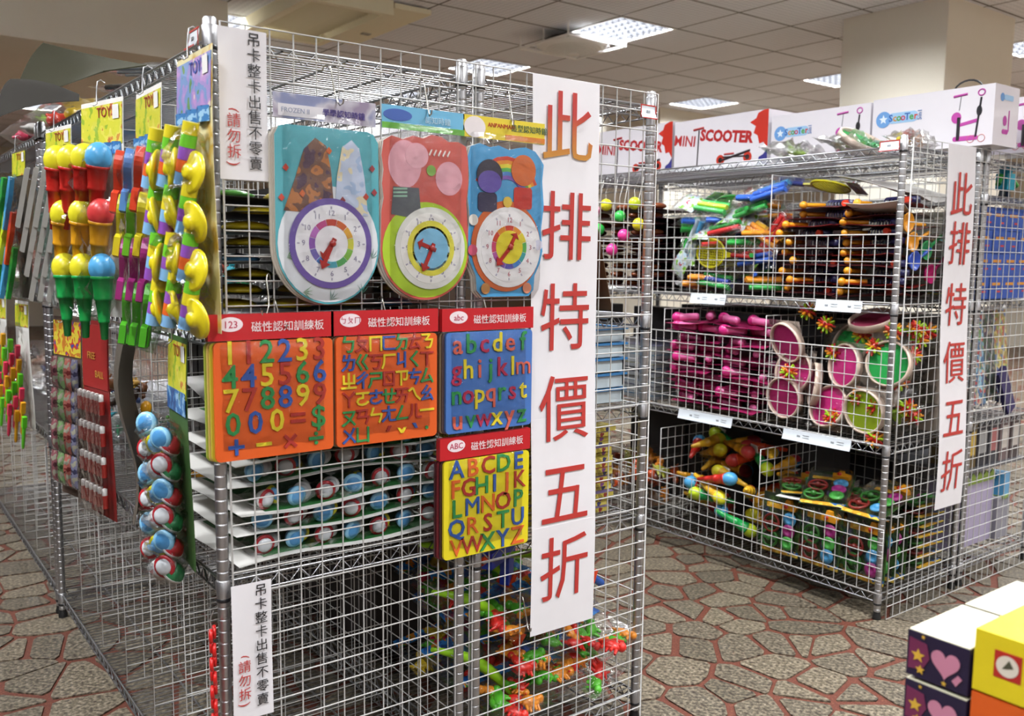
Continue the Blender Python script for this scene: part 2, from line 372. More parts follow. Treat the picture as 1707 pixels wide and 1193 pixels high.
# ------------------------------------------------------------------ wire shelving
def post_mesh(hgt=1.81):
    prof = [(.0125, .02)]; z = .04
    while z < hgt-.06:
        prof += [(.0127, z-.0042), (.0127, z-.0012), (.0120, z-.0008), (.0120, z+.0008), (.0127, z+.0012), (.0127, z+.0042)]; z += .0254
    prof += [(.0127, hgt-.055), (.0135, hgt-.054), (.0135, hgt-.004), (.011, hgt)]
    return G().lathe(prof, None, 14).mesh('post', CHROME)
POST = post_mesh()
FOOT = G().lathe([(.016, 0), (.016, .012), (.013, .02), (.013, .03)], None, 12).mesh('foot', BLACK)
CLIP = G().lathe([(.0142, -.020), (.0158, .018), (.0142, .020)], None, 14, 0).lathe([(.0135, -.027), (.0150, -.025), (.0150, -.019), (.0135, -.018)], None, 14, 1).mesh('sleeve', [CHROME, M('1d1d20', .35)])
def shelf_meshes(L, D):
    """x across the depth, y along the length, top of the mat at z = 0"""
    g = G()
    def edge(a, b):
        a, b = Vector(a), Vector(b); n = max(2, round((b-a).length/.052)); lo = Vector((0, 0, -.034)); d = Vector((0, 0, -.004))
        g.wire(a+d, b+d, .0035, 6); g.wire(a+lo, b+lo, .003, 6)
        zz = []
        for k in range(n): p = a+(b-a)*(k/n); q = a+(b-a)*((k+.5)/n); zz += [p+Vector((0, 0, -.006)), q+lo]
        g.tube(zz, .0023, 4)
    for x in (0, D): edge((x, .02, 0), (x, L-.02, 0))
    for y in (0, L): edge((.02, y, 0), (D-.02, y, 0))
    e = g.mesh('edge_truss', CHROME_WIRE); g = G()
    n = round(L/.024)
    for k in range(1, n): g.wire((0, L*k/n, -.0025), (D, L*k/n, -.0025), .0016, 4)
    for k in (.25, .5, .75): g.wire((D*k, 0, -.008), (D*k, L, -.008), .003, 5)
    for k in range(12):
        pass
    return e, g.mesh('wire_mat', CHROME_WIRE)
SH = {}
def rack(x0, x1, y0, y1, levels, label, group='chrome wire shelving units', skip=()):
    o = thing('wire_shelving_unit', label, 'shelving', T(x0, y0, 0), group); D, L = x1-x0, y1-y0
    k = (round(D, 3), round(L, 3))
    if k not in SH: SH[k] = shelf_meshes(L, D)
    for a in (0, D):
        for b in (0, L):
            p = place('post', POST, o, T(a, b, 0)); place('foot', FOOT, p)
            for z in levels: place('sleeve', CLIP, p, T(0, 0, z-.018 if z < 1.7 else 1.775))
    for z in levels:
        s = place('shelf', G().box(.002, .002, .002, T(D/2, L/2, -.008)).mesh('shelf', CHROME_WIRE), o, T(0, 0, z))
        place('edge_truss', SH[k][0], s); place('wire_mat', SH[k][1], s)
    return o
ZT, Z1, Z2, Z0 = 1.775, 1.20, .68, .09
AL = rack(-.012, .575, .02, 1.81, (ZT, Z1, Z2, Z0), 'chrome shelving unit with toy strips hung on its side, nearest the white notice')
AR = rack(.625, 1.2, .02, 1.81, (ZT, Z1, .945, .62, Z0), 'chrome shelving unit behind the long banner, back to back with the toy strip unit')
rack(-.012, .575, 1.86, 3.65, (ZT, Z1, Z2, Z0), 'second chrome shelving unit down the toy strip row')
rack(.625, 1.2, 1.86, 3.65, (ZT, Z1, .945, .62, Z0), 'second chrome shelving unit down the row behind the banner')
rack(2.487, 3.045, .02, 1.81, (ZT, 1.2, .67, .10), 'chrome shelving unit with wire baskets under the scooter boxes')
rack(3.105, 3.69, .02, 1.81, (ZT, 1.63, 1.2, .70, .10), 'chrome shelving unit holding the stacked blue boxes')
rack(2.487, 3.045, 1.86, 3.65, (ZT, 1.2, .67, .10), 'chrome shelving unit further along the scooter box row')

def grid_mesh(nu, nv, c, rw=.0018, rf=.0026, skipf=False):
    f = G(); W, H = nu*c, nv*c
    f.tube([(0, 0, 0), (W, 0, 0), (W, H, 0), (0, H, 0)], rf, 6, 0, None, True)
    g = G()
    for i in range(1, nu): g.wire((i*c, 0, -.001), (i*c, H, -.001), rw, 5)
    for j in range(1, nv): g.wire((0, j*c, .0015), (W, j*c, .0015), rw, 5)
    return f.mesh('frame', WHITE_WIRE), g.mesh('wire_mesh', WHITE_WIRE)
def grid_panel(name, label, nu, nv, c, m, rw=.0018, rf=.0026, cat='grid panel', group=None, cache={}):
    k = (nu, nv, c, rw, rf)
    if k not in cache: cache[k] = grid_mesh(*k)
    o = thing(name, label, cat, m, group); place('frame', cache[k][0], o); place('wire_mesh', cache[k][1], o); return o
grid_panel('grid_panel', 'white wire grid panel on the end of the near rack, carrying clock boards', 24, 36, .05, T(0, -.004, 0) @ FY, .0018, .0027)
grid_panel('grid_panel', 'white wire grid panel on the end of the scooter box rack', 24, 36, .05, T(2.508, -.004, 0) @ FY, .0018, .0027)
# partitions inside the racks
grid_panel('grid_panel', 'white wire back partition between the two near shelving units', 36, 35, .05, T(.60, 1.81, .03) @ FX, .0016, .002)
grid_panel('grid_panel', 'white wire back partition of the scooter box rack', 36, 35, .05, T(3.075, 1.81, .03) @ FX, .0016, .002)
grid_panel('grid_panel', 'white wire back partition further down the near row', 36, 35, .05, T(.60, 3.65, .03) @ FX, .0016, .002)
for n, (y, nu) in enumerate(((.34, 11), (.63, 11), (.92, 11), (1.22, 11), (1.52, 11))):
    grid_panel('shelf_divider', '%s wire divider standing on the empty bottom shelf, counted from the notice' % ('first', 'second', 'third', 'fourth', 'fifth')[n], nu, 10, .05, T(.0, y, .095) @ FY, .0015, .0022, 'shelf divider', 'bottom shelf dividers')
for n, y in enumerate((2.1, 2.4, 2.7, 3.0, 3.3)):
    grid_panel('shelf_divider', '%s wire divider on the far bottom shelf of the toy strip row' % ('first', 'second', 'third', 'fourth', 'fifth')[n], 11, 10, .05, T(.0, y, .095) @ FY, .0015, .0022, 'shelf divider', 'far bottom shelf dividers')
for n, (y, z) in enumerate(((.46, Z1), (.98, Z1), (1.45, Z1), (.55, Z2), (1.05, Z2))):
    grid_panel('shelf_divider', 'wire divider behind the hanging toy strips on the %s shelf, %s from the notice' % ('upper' if z > 1 else 'middle', ('first', 'second', 'third')[n % 3]), 11, 10 if z > 1 else 9, .05, T(.0, y, z+.004) @ FY, .0015, .0022, 'shelf divider', 'near rack upper dividers')
# baskets on the front of the scooter box rack: front grille and dividers per tier
for z, nv, nm in ((1.205, 5, 'top'), (.675, 7, 'middle'), (.105, 5, 'bottom')):
    grid_panel('wire_basket', 'white wire basket front along the %s tier of the scooter box rack' % nm, 26, nv, .05, T(2.468, 1.30, z) @ FX, .0017, .0024, 'wire basket', 'scooter rack baskets')
    grid_panel('wire_basket', 'short white wire basket front deep along the %s tier, scooter box rack' % nm, 9, nv, .05, T(2.468, 1.78, z) @ FX, .0017, .0024, 'wire basket', 'scooter rack baskets')
    for y, w_ in ((.59, 'first'), (1.17, 'second')):
        grid_panel('basket_divider', '%s upright wire divider in the %s tier of the scooter box rack' % (w_, nm), 11, {'top': 10, 'middle': 9, 'bottom': 9}[nm], .05, T(2.49, y, z) @ FY, .0016, .0022, 'basket divider', 'scooter rack dividers')
# low basket on the aisle side of the near rack
grid_panel('wire_basket', 'low white wire basket front on the bottom tier behind the banner', 34, 5, .05, T(1.235, .04, .12) @ R('Z', 90) @ FY, .0016, .0022, 'wire basket')
grid_panel('wire_basket', 'low white wire basket front on the middle tier behind the banner', 34, 4, .05, T(1.235, .04, .64) @ R('Z', 90) @ FY, .0016, .0022, 'wire basket')

# ------------------------------------------------------------------ notices and banners on the grid panels
def rot_paren(parent, ch, x, y, size): text(ch, size, RED_INK, parent, T(x, y, .0006) @ R('Z', -90), 'character', .0002)
def notice(label, x, z, wd, ht, pitch, size, rx):
    o = thing('notice', label, 'notice', T(x, -.011, z) @ FY, 'laminated notices')
    G().sheet(lambda u, v: ((u-.5)*wd, -v*ht, .002*math.sin(u*3+v*4)), 8, 14, None, 0, .0007).ob('sheet', PAPER, o)
    for k, c in enumerate('吊卡整卡出售不零賣'): text(c, size, BLACK_INK, o, T(wd*.22, -.020-pitch*k, .0035), 'character', .0003)
    y0 = -.020-pitch*4.55
    rot_paren(o, '(', -wd*.22, y0, size)
    for k, c in enumerate('請勿拆'): text(c, size, RED_INK, o, T(-wd*.22, y0-pitch*(.75+k), .0035), 'character', .0003)
    rot_paren(o, ')', -wd*.22, y0-pitch*3.5, size)
    return o
notice('narrow white notice at the top of the near grid panel, beside the corner post', .041, 1.790, .098, .290, .0298, .029, 0)
notice('narrow white notice low on the near grid panel, under the stacked ball cards', .036, .674, .086, .296, .0300, .028, 0)
ink_fade, t_, b_ = nt('fading_red_ink'); tc = t_.nodes.new('ShaderNodeTexCoord'); sp = t_.nodes.new('ShaderNodeSeparateXYZ'); t_.links.new(tc.outputs['Object'], sp.inputs[0])
mr = t_.nodes.new('ShaderNodeMapRange'); mr.inputs[1].default_value = -.09; mr.inputs[2].default_value = .09; t_.links.new(sp.outputs[1], mr.inputs[0])
cr = t_.nodes.new('ShaderNodeValToRGB'); cr.color_ramp.elements[0].color = lin('b98a2c'); cr.color_ramp.elements[1].color = lin('b0322c'); cr.color_ramp.elements[1].position = .75
t_.links.new(mr.outputs[0], cr.inputs[0]); t_.links.new(cr.outputs[0], b_.inputs['Base Color'])
def banner(label, x, z, wd, ht, lean, cz, size, amp, fade):
    o = thing('banner', label, 'banner', T(x, -.014, z) @ FY, 'long sale banners')
    wave = lambda v: amp*math.sin(v*9+.6)*(.3+v)
    n = 5; ph = ht/n
    for k in range(n):                                              # five taped pages
        def f(u, v, k=k): V = (k+v*1.015)/n; return ((u-.5)*wd+lean*V, -V*ht, .004+wave(V)+.0004*k)
        G().sheet(f, 4, 10, None, 0, .0006).ob('page', PAPER, o)
    for c, zz in zip('此排特價五折', cz):
        v = (z-zz)/ht; sl = (wave(v+.01)-wave(v-.01))/(.02*ht)
        text(c, size, ink_fade if (fade and c == '此') else RED_INK, o, T(lean*v, -(z-zz), .0085+wave(v)) @ R('X', math.degrees(-math.atan(sl))), 'character', .0006, .94)
    return o
banner('long white sale banner with six red characters on the near grid panel', .865, 1.797, .218, 1.42, .016, (1.665, 1.42, 1.19, .955, .73, .53), .185, .004, True)
banner('long white sale banner with six red characters on the scooter rack panel', 2.829, 1.797, .208, 1.41, .07, (1.60, 1.415, 1.18, .955, .735, .52), .178, .006, False)

# ------------------------------------------------------------------ hooks
def hook_mesh(hh):
    pts = []
    for k in range(9): a = PI*(1-k/8); pts.append((0, .012*math.sin(a), -.010+.012*math.cos(a)*-1 - .002))
    pts = [(0, .004, -.016), (0, .012, -.012), (0, .015, -.004), (0, .012, .004), (0, .002, .008), (.004, -hh*.4, .010), (.006, -hh*.7, .014), (.004, -hh*.92, .022), (0, -hh, .03), (0, -hh*.95, .038), (0, -hh*.82, .040)]
    return G().tube(pts, .0018, 6).mesh('wire', M('b9b6ae', .25, 1, .05))
HM = {.07: hook_mesh(.07), .045: hook_mesh(.045)}
def hook(label, x, z, hh=.045, m=FY, y=-.008, tw=0):
    o = thing('s_hook', label, 'hook', T(x, y, z) @ m @ R('Y', tw), 'wire hooks on the grid'); place('wire', HM[hh], o); return o

# ------------------------------------------------------------------ learning clock boards
def ell(cx, cy, a, b, n=40, t0=0, t1=2*PI): return [(cx+a*math.cos(t0+(t1-t0)*k/n), cy+b*math.sin(t0+(t1-t0)*k/n)) for k in range(n + (0 if abs(t1-t0-2*PI) < 1e-6 else 1))]
def disc(name, o, r, z, mat, t=.0006, cx=0, cy=0, a=1, n=40): return G().prism(ell(cx, cy, r*a, r, n), t, None, 0, z).ob(name, mat, o)
def wedge(name, o, r1, r2, a0, a1, z, mat, cx=0, cy=0):
    p = ell(cx, cy, r2, r2, 8, a0, a1) + ell(cx, cy, r1, r1, 8, a1, a0)
    return G().prism(p, .0006, None, 0, z).ob(name, mat, o)
def glossy(c): return M(c, .32, 0, .05, 30, coat=.4)
def hand(name, o, L, wd, deg, z, mat, cx=0, cy=0):
    p = [(-wd*.5, -.012), (wd*.5, -.012), (wd*.5, L*.72), (wd*1.5, L*.72), (0, L), (-wd*1.5, L*.72), (-wd*.5, L*.72)]
    return G().prism(p, .0015, None, 0, z).ob(name, mat, o, T(cx, cy, 0) @ R('Z', -deg))
def clock_board(label, X, Ztop, outline, board_c, dial_r, dc, ring_c, face_c, num_c, segs, hdr_w, hdr_h, hdr_m, hh, mh, dec):
    o = thing('learning_clock', label, 'toy clock', T(X, -.009, Ztop) @ FY, 'hanging learning clock boards')
    G().box(hdr_w, hdr_h, .0012, T(0, -hdr_h/2, .012)).ob('header_card', hdr_m, o)
    for k in range(2): G().prism(outline, .004, None, 0, .004+.006*k).ob('backing_board', glossy('d8d2c8'), o, T(-.006+.004*k, -.002, 0))
    G().prism(outline, .005, None, 0, .016, 1).ob('board', [glossy(board_c), CARD_WHITE], o)
    z = .0212; cx, cy = dc
    dec(o, z)
    z = .0240
    disc('dial_ring', o, dial_r, z, glossy(ring_c), .0008, cx, cy); disc('dial_face', o, dial_r*.86, z+.0008, glossy(face_c), .0006, cx, cy)
    for k in range(60):
        if k % 5: continue
        a = PI/2-2*PI*k/60
        wedge('minute_mark', o, dial_r*.76, dial_r*.82, a-.02, a+.02, z+.0015, glossy('a9a6b8'), cx, cy)
    for k in range(12):
        a = PI/2-2*PI*k/12; wedge('colour_segment', o, dial_r*.40, dial_r*.54, a-.25, a+.25, z+.0015, glossy(segs[k % len(segs)]), cx, cy)
    for k in range(1, 13):
        a = PI/2-2*PI*k/12; text(str(k), dial_r*.17, glossy(num_c), o, T(cx+dial_r*.67*math.cos(a), cy+dial_r*.67*math.sin(a), z+.0018), 'numeral', .0002)
    rc = glossy('a8241f')
    hand('hour_hand', o, dial_r*.42, .009, hh, z+.003, rc, cx, cy); hand('minute_hand', o, dial_r*.62, .009, mh, z+.005, rc, cx, cy)
    G().lathe([(.007, 0), (.007, .004), (.004, .006), (.0001, .0062)], T(cx, cy, z+.005), 12).ob('pivot', rc, o)
    b0 = min(p[1] for p in outline)-.012; G().pillow(hdr_w-.002, -b0-hdr_h*.5, .070, T(0, (b0-hdr_h*.5)/2, .001), 0, 10, 14, .03, 3, 12, False).ob('clear_bag', BAG, o)
    return o
def rrect(x0, x1, y0, y1, r, n=5):
    p = []
    for cx, cy, a in ((x1-r, y1-r, 0), (x0+r, y1-r, 90), (x0+r, y0+r, 180), (x1-r, y0+r, 270)):
        p += [(cx+r*math.cos(math.radians(a+90*k/n)), cy+r*math.sin(math.radians(a+90*k/n))) for k in range(n+1)]
    return p
def poly(name, o, pts, z, mat, t=.0006): return G().prism(pts, t, None, 0, z).ob(name, mat, o)
# 1: teal board with a wide oval foot
ol = [(.116, -.085), (.105, -.068), (.09, -.063), (-.09, -.063), (-.108, -.068), (-.117, -.085)] + ell(0, -.30, .118, .127, 26, PI, 2*PI)
ol = [(x, y) for x, y in ol]
def dec1(o, z):
    poly('pale_foot', o, ell(0, -.302, .114, .121, 30), z-.0002, glossy('d8dde2'))
    poly('print_hill', o, [(-.10, -.235), (-.075, -.17), (-.055, -.11), (-.03, -.085), (-.005, -.10), (.005, -.15), (.012, -.24)], z+.0006, ramp_mat('autumn_print', [(0, '4a2f45'), (.42, '6d4a3a'), (.55, 'b0703c'), (.66, '8a5a3e')], 'noise', 28, .35, .4))
    poly('print_hill', o, [(.012, -.24), (.018, -.16), (.03, -.10), (.052, -.083), (.07, -.10), (.082, -.16), (.09, -.24)], z+.0012, ramp_mat('pale_blue_print', [(0, '9fb6d6'), (.45, 'b9c6dc'), (.6, 'd9cfae'), (.7, 'a9bcd8')], 'noise', 24, .35, .4))
    for k, (x, y) in enumerate(((-.095, -.15), (-.06, -.20), (.10, -.14), (.085, -.2), (-.02, -.215), (.03, -.21), (-.105, -.21), (.0, -.11), (.105, -.19))):
        poly('leaf', o, [(x-.007, y), (x, y+.009), (x+.007, y+.001), (x+.001, y-.007)], z+.002, glossy(('b8402f', 'c9622f', '8f2b33')[k % 3]))
    for k, (x, y, a) in enumerate(((.075, -.405, 40), (-.06, -.40, -50), (.0, -.417, 5), (-.095, -.33, -20), (.098, -.33, 20))):
        for q in range(4): poly('fern_leaf', o, [(x+.010*math.cos(math.radians(a+25*q)), y+.010*math.sin(math.radians(a+25*q))), (x+.022*math.cos(math.radians(a+25*q+8)), y+.022*math.sin(math.radians(a+25*q+8))), (x, y)], z+.002, glossy(('3e7c6a', '5b9a4c')[k % 2]))
hm1 = ramp_mat('header_dusk_print', [(0, '5d6a93'), (.45, '7f86a8'), (.55, 'b9b6c0'), (.7, '8c7f96')], 'noise', 18, .35, .4, False)
c1 = clock_board('teal learning clock board with purple-ringed dial, beside the top notice', .212, 1.678, ol, '4fa3ae', .094, (.003, -.300), '6b56a0', 'e6e6ea', '8a86a0',
    ('b8402f', 'c9622f', 'd9a23c', 'cfcf4a', '7fb84a', '58a860', '4a9fb0', '4f7fc0', '6f66b0', '8a5ab0', 'b06ab8', 'c0508a'), .230, .050, hm1, 215, 205, dec1)
G().box(.10, .024, .0008, T(-.055, -.034, .0132)).ob('white_patch', glossy('d5d3d8'), c1)
text('FROZEN II', .0135, glossy('8a92a8'), c1, T(-.068, -.034, .0138)); text('學學認知時鐘', .0165, glossy('4c3f8a'), c1, T(.040, -.032, .0138))
# 2: coral board with lime foot
ol = [(.112, -.10), (.106, -.075), (.085, -.066), (.06, -.068), (.038, -.058), (.012, -.056), (-.008, -.066), (-.035, -.062), (-.06, -.072), (-.088, -.066), (-.108, -.078), (-.113, -.11), (-.108, -.14), (-.112, -.17), (-.108, -.20), (-.114, -.23)] + ell(0, -.312, .116, .112, 26, PI*.97, 2.03*PI) + [(.108, -.2), (.113, -.16)]
def dec2(o, z):
    poly('lime_foot', o, ell(0, -.312, .112, .107, 36), z, glossy('a9c934'))
    poly('print_cloud', o, ell(-.055, -.125, .042, .052, 24), z, glossy('dba0ac')); poly('print_cloud', o, ell(-.025, -.105, .030, .028, 20), z+.0004, glossy('dfa7b2')); poly('print_cloud', o, ell(.06, -.15, .036, .038, 24), z, glossy('dba0ac'))
    poly('print_block', o, [(-.09, -.235), (-.085, -.175), (-.02, -.175), (-.015, -.225), (-.05, -.24)], z+.0006, glossy('555a5f'))
    for k in range(3): poly('print_stripe', o, [(-.085, -.178-.008*k), (-.05, -.176-.008*k), (-.05, -.180-.008*k), (-.085, -.182-.008*k)], z+.001, glossy('8fb8a0'))
    for k in range(5): poly('print_stripe', o, [(.005+.012*k, -.100), (.012+.012*k, -.088), (.015+.012*k, -.089), (.008+.012*k, -.103)], z+.001, glossy('e8e2dc'))
    disc('green_dot', o, .012, z+.001, glossy('7fae4a'), .0006, .012, -.135)
hm2 = glossy('6aaed0')
c2 = clock_board('coral and lime learning clock board hanging between the other two clocks', .449, 1.680, ol, 'c2564c', .092, (.010, -.308), 'd7d8d2', 'e4e3de', '6d6a8a',
    ('7cb8d8', 'a9d2e4'), .214, .050, hm2, 290, 205, dec2)
disc('yellow_ring', c2, .062, .0257, glossy('d8d24a'), .0004, .010, -.308); disc('sky_disc', c2, .045, .0262, glossy('7cb8d8'), .0003, .010, -.308)
G().box(.214, .013, .0008, T(0, -.0435, .0132)).ob('green_strip', glossy('64a83e'), c2); text('認知時鐘', .017, glossy('b8d8e6'), c2, T(.035, -.025, .0138))
G().prism(ell(-.068, -.02, .036, .013, 20), .0006, None, 0, .0130).ob('blue_patch', glossy('3f5fa8'), c2)
# 3: blue board with rainbow
ol = [(.100, -.085), (.085, -.07), (.055, -.062), (.03, -.066), (.005, -.072), (-.025, -.064), (-.05, -.07), (-.08, -.063), (-.105, -.072), (-.113, -.095), (-.108, -.14), (-.112, -.19), (-.106, -.235), (-.110, -.27), (-.112, -.31), (-.104, -.34), (-.088, -.37), (-.085, -.405), (-.07, -.42), (.07, -.42), (.085, -.405), (.088, -.37), (.104, -.34), (.112, -.31), (.106, -.26), (.114, -.2), (.108, -.14), (.112, -.10)]
def dec3(o, z):
    for k, c in enumerate(('c4432f', 'd98a2f', 'd8c83a', '58a850', '4a7fc0', '7a55a8')):
        r2 = .098-.009*k; wedge('rainbow_band', o, r2-.009, r2, .12*PI, .88*PI, z+.0002*k, glossy(c), 0, -.185)
    disc('orange_ball', o, .037, z+.002, glossy('c9642c'), .001, .048, -.118); disc('dark_ball', o, .037, z+.002, glossy('2f2b3a'), .001, -.052, -.135); disc('violet_patch', o, .026, z+.0032, glossy('5c4a9a'), .0006, -.052, -.15, 1.3)
    poly('red_block', o, rrect(.02, .075, -.21, -.158, .008), z+.0015, glossy('b8342c')); poly('dark_block', o, rrect(-.085, -.03, -.22, -.175, .01), z+.0015, glossy('33304a'))
    for k, (x, y) in enumerate(((-.098, -.24), (.0, -.195), (.095, -.295), (-.1, -.31), (-.062, -.4), (.062, -.4))): disc('badge', o, .013, z+.003, glossy(('d8d4cc', 'd8b84a', 'c8c8d8', 'c0506a', 'b8824a', 'd88a6a')[k]), .001, x, y)
    G().prism(ell(0, -.300, .103, .108, 40), .0008, None, 0, z+.001).ob('dial_surround', glossy('c8622f'), o)
hm3 = glossy('d9c43a')
c3 = clock_board('blue learning clock board with rainbow print, next to the long banner', .673, 1.680, ol, '4a97c8', .096, (.006, -.302), 'e4e2e2', 'e4e2e2', 'b05a6a',
    ('c4432f', 'd98a2f', 'd8c83a', '58a850', '3f9a9a', '4a7fc0', '5a55a8', '7a55a8', 'b05aa0', 'c4436a', 'c4432f', 'd98a2f'), .240, .050, hm3, 30, 222, dec3)
disc('yellow_disc', c3, .040, .0262, glossy('d8c832'), .0003, .006, -.302)
G().prism(ell(-.088, -.026, .03, .024, 24), .0006, None, 0, .0130).ob('round_patch', glossy('ddd6d6'), c3); G().box(.12, .012, .0008, T(.06, -.042, .0132)).ob('orange_strip', glossy('cf7a2c'), c3)
text('ANPANMAN', .014, glossy('b0302a'), c3, T(-.012, -.018, .0138)); text('造型認知時鐘', .0185, glossy('4a6a4a'), c3, T(.072, -.020, .0138))
hook('wire hook holding up the teal clock board', .224, 1.733, .07, tw=25); hook('wire hook holding up the coral and lime clock board', .452, 1.733, .07); hook('wire hook holding up the blue rainbow clock board', .690, 1.733, .07, tw=-15)

# ------------------------------------------------------------------ magnetic learning boards
LC = dict(y='d9c52c', r='a8322a', g='2f8a4a', b='2f55a0', o='d8642a', c='c9604f', k='a82a4a')
def mag_board(label, X, Zt, col, tagtxt, rows, size, edge):
    o = thing('magnetic_board', label, 'toy board', T(X, -.010, Zt) @ FY, 'hanging magnetic boards')
    wd, hh = .252, .238
    G().box(.266, .052, .016, T(0, -.026, .020)).ob('header_card', M('b81f26', .35, 0, .06, 20, coat=.4), o)
    G().prism(ell(-.088, -.020, .025, .0145, 24) , .0006, None, 0, .0282).ob('speech_bubble', glossy('e6d8dc'), o)
    text(tagtxt, .020 if len(tagtxt.encode()) < 5 else .0165, M('b03050', .5), o, T(-.088, -.021, .0292), 'header_lettering', .0003); text('磁性認知訓練板', .0225, glossy('e6dcdc'), o, T(.032, -.028, .0286), 'header_lettering', .0003)
    for k in range(3): G().prism(rrect(-wd/2, wd/2, -.055-hh, -.055, .010), .0055, None, 0, .002+.007*k).ob('backing_board', glossy(edge[k]), o, T(-.008+.003*k, 0, 0))
    G().prism(rrect(-wd/2, wd/2, -.055-hh, -.055, .010), .007, None, 0, .0225).ob('board', M(col, .42, 0, .04, 20, coat=.2), o, T(.003, 0, 0))
    n = len(rows); mt = .010
    for i, row in enumerate(rows):
        its = row.split(); k = len(its); off = 0
        yy = -.055 - hh*(i+.5)/n
        for j, it in enumerate(its):
            if it == '_': continue
            c, ch = it[0], it[1:]
            xx = .003 - wd/2 + .012 + (wd-.024)*(j+.5)/k
            text(ch, size*(1.9 if ch in 'ˊˇˋ˙' else 1.06), M(LC[c], .45, 0, .05, 20), o, T(xx, yy-(.018 if ch in 'ˊˇˋ˙' else 0), .0312), 'letter', .0016, 1, 0 if ch in 'MWmwNVvRK' else .0007)
    G().pillow(wd+.010, hh+.02, .070, T(0, -.045-hh/2, .001), 0, 10, 10, .03, 5, 14, False).ob('clear_bag', BAG, o)
    return o
mag_board('orange magnetic number board below the teal clock board', .083, 1.236, 'd4591f', '123',
    ('y1 r1 g2 b2 y3 r3', 'g4 b4 y5 r5 g6 b6', 'y7 r7 g8 b8 y9 r9', 'g0 b0 y0 r= g$', 'b+ y− r× g÷'), .062, ('98a83a', 'c8a860', 'b8b030'))
mag_board('orange magnetic board of phonetic symbols in the middle of its row', .343, 1.236, 'd4591f', 'ㄅㄆㄇ',
    ('gㄅ rㄆ yㄇ bㄈ gㄉ rㄊ yㄋ', 'bㄌ gㄍ rㄎ yㄏ bㄐ gㄑ rㄒ', 'yㄓ bㄔ gㄕ rㄖ yㄗ bㄘ gㄙ', 'rㄚ yㄛ bㄜ gㄝ rㄞ yㄟ bㄠ', 'gㄡ rㄢ yㄣ bㄤ gㄥ rㄦ y一', 'bㄨ gㄩ _ rˊ yˇ bˋ g˙'), .038, ('8a7a4a', 'b8a27a', '6a5a40'))
mag_board('blue magnetic board of small letters next to the long banner', .620, 1.234, '4470b4', 'abc',
    ('ca gb kc yd ce gf', 'kg yh ci gj kk yl cm', 'gn ko yp cq gr ks yt', 'cu gv kw yx cy gz'), .062, ('6a4a3a', '9a8a6a', '5a4a4a'))
mag_board('yellow magnetic board of capital letters, lowest of the four boards', .615, .931, 'd8c81f', 'ABC',
    ('bA oB rC gD bE', 'oF rG gH bI oJ rK', 'gL bM oN rO gP', 'bQ oR rS gT bU', 'oV rW gX bY oZ'), .058, ('4a2026', '7a2a30', '3a2024'))
hook('wire hook through the red header of the number board', .096, 1.25, .045, tw=20); hook('wire hook through the red header of the phonetic symbol board', .346, 1.25, .045); hook('wire hook through the red header of the small letter board', .62, 1.25, .045, tw=-10); hook('wire hook through the red header of the capital letter board', .615, .945, .045)
hook('bare wire hook left hanging beside the teal clock board', .085, 1.30, .07, tw=-40); hook('bare wire hook hanging under the yellow letter board', .752, .47, .07)

# ------------------------------------------------------------------ toy strips hung on the aisle side of the near rack
def pm(c): return M(c, .3, 0, .06, 25)
TOYHDR = ramp_mat('cartoon_header_yellow', [(0, '8fae2a'), (.40, 'c9c832'), (.55, 'd6cf52'), (.63, 'c98a3a'), (.68, 'b04a34'), (.72, 'c9c832')], 'noise', 26, .35, .3, detail=3)
TOYHDR2 = ramp_mat('cartoon_header_violet', [(0, '5f8a4a'), (.36, '6f8fc0'), (.47, '9a86c0'), (.56, 'b48ac2'), (.64, 'd8c8c0'), (.70, '8a7ab8')], 'noise', 22, .35, .3, detail=2)
BLUEBAND = ramp_mat('blue_band_print', [(0, '23508a'), (.45, '3a76b0'), (.6, '8fb8d8'), (.68, '2f6a3a')], 'noise', 40, .35, .3)
def strip(label, y, z, wd, ht, hdr_h, hdr, back, rz=0, x=-.034, word=True, tilt=0):
    o = thing('toy_strip', label, 'toy strip', T(x-abs(math.sin(math.radians(rz)))*wd*.5, y, z) @ R('Z', rz) @ FX @ R('X', tilt), 'toy strips hung on the rack side')
    G().sheet(lambda u, v: ((u-.5)*wd, -v*ht, .004*math.sin(v*5)), 2, 10, None, 0, .001).ob('backing_card', back, o)
    if hdr:
        h = G().sheet(lambda u, v: ((u-.5)*wd*.97, -.012-v*(hdr_h-.012), .002+.004*math.sin(v*hdr_h/ht*5)), 2, 3, None, 0, .001).ob('header', hdr, o)
        if word: text('TOYS', .036, pm('9a2a2a') if hdr is TOYHDR else pm('2f4fa0'), h, T(wd*.12, -.032, .0045), 'lettering', .0003); G().box(.03, .034, .0005, T(wd*.36, -.034, .0052)).ob('price_sticker', CARD_WHITE, h)
    G().tube([(0, .045, -.01), (0, .05, 0), (0, .045, .008), (0, .02, .012), (0, -.01, .012), (0, -.016, .02), (0, -.012, .028)], .0016, 5).ob('hook', CHROME, o)
    return o
def bagp(o, wd, hh, d, x, y, z, seed=1, rz=0, rx=0): return G().pillow(wd, hh, d, None, 0, 8, 8, .12, seed).ob('clear_bag', BAG, o, T(x, y, z) @ R('Z', rz) @ R('X', rx))
def bands(o, wd, y, n, k):
    for i in range(n): G().sheet(lambda u, v: ((u-.5)*wd/n*.95, -v*.03, .012*math.sin(u*PI)), 4, 2).ob('bag_label', BLUEBAND, o, T(-wd/2+wd*(i+.5)/n, y, .006))
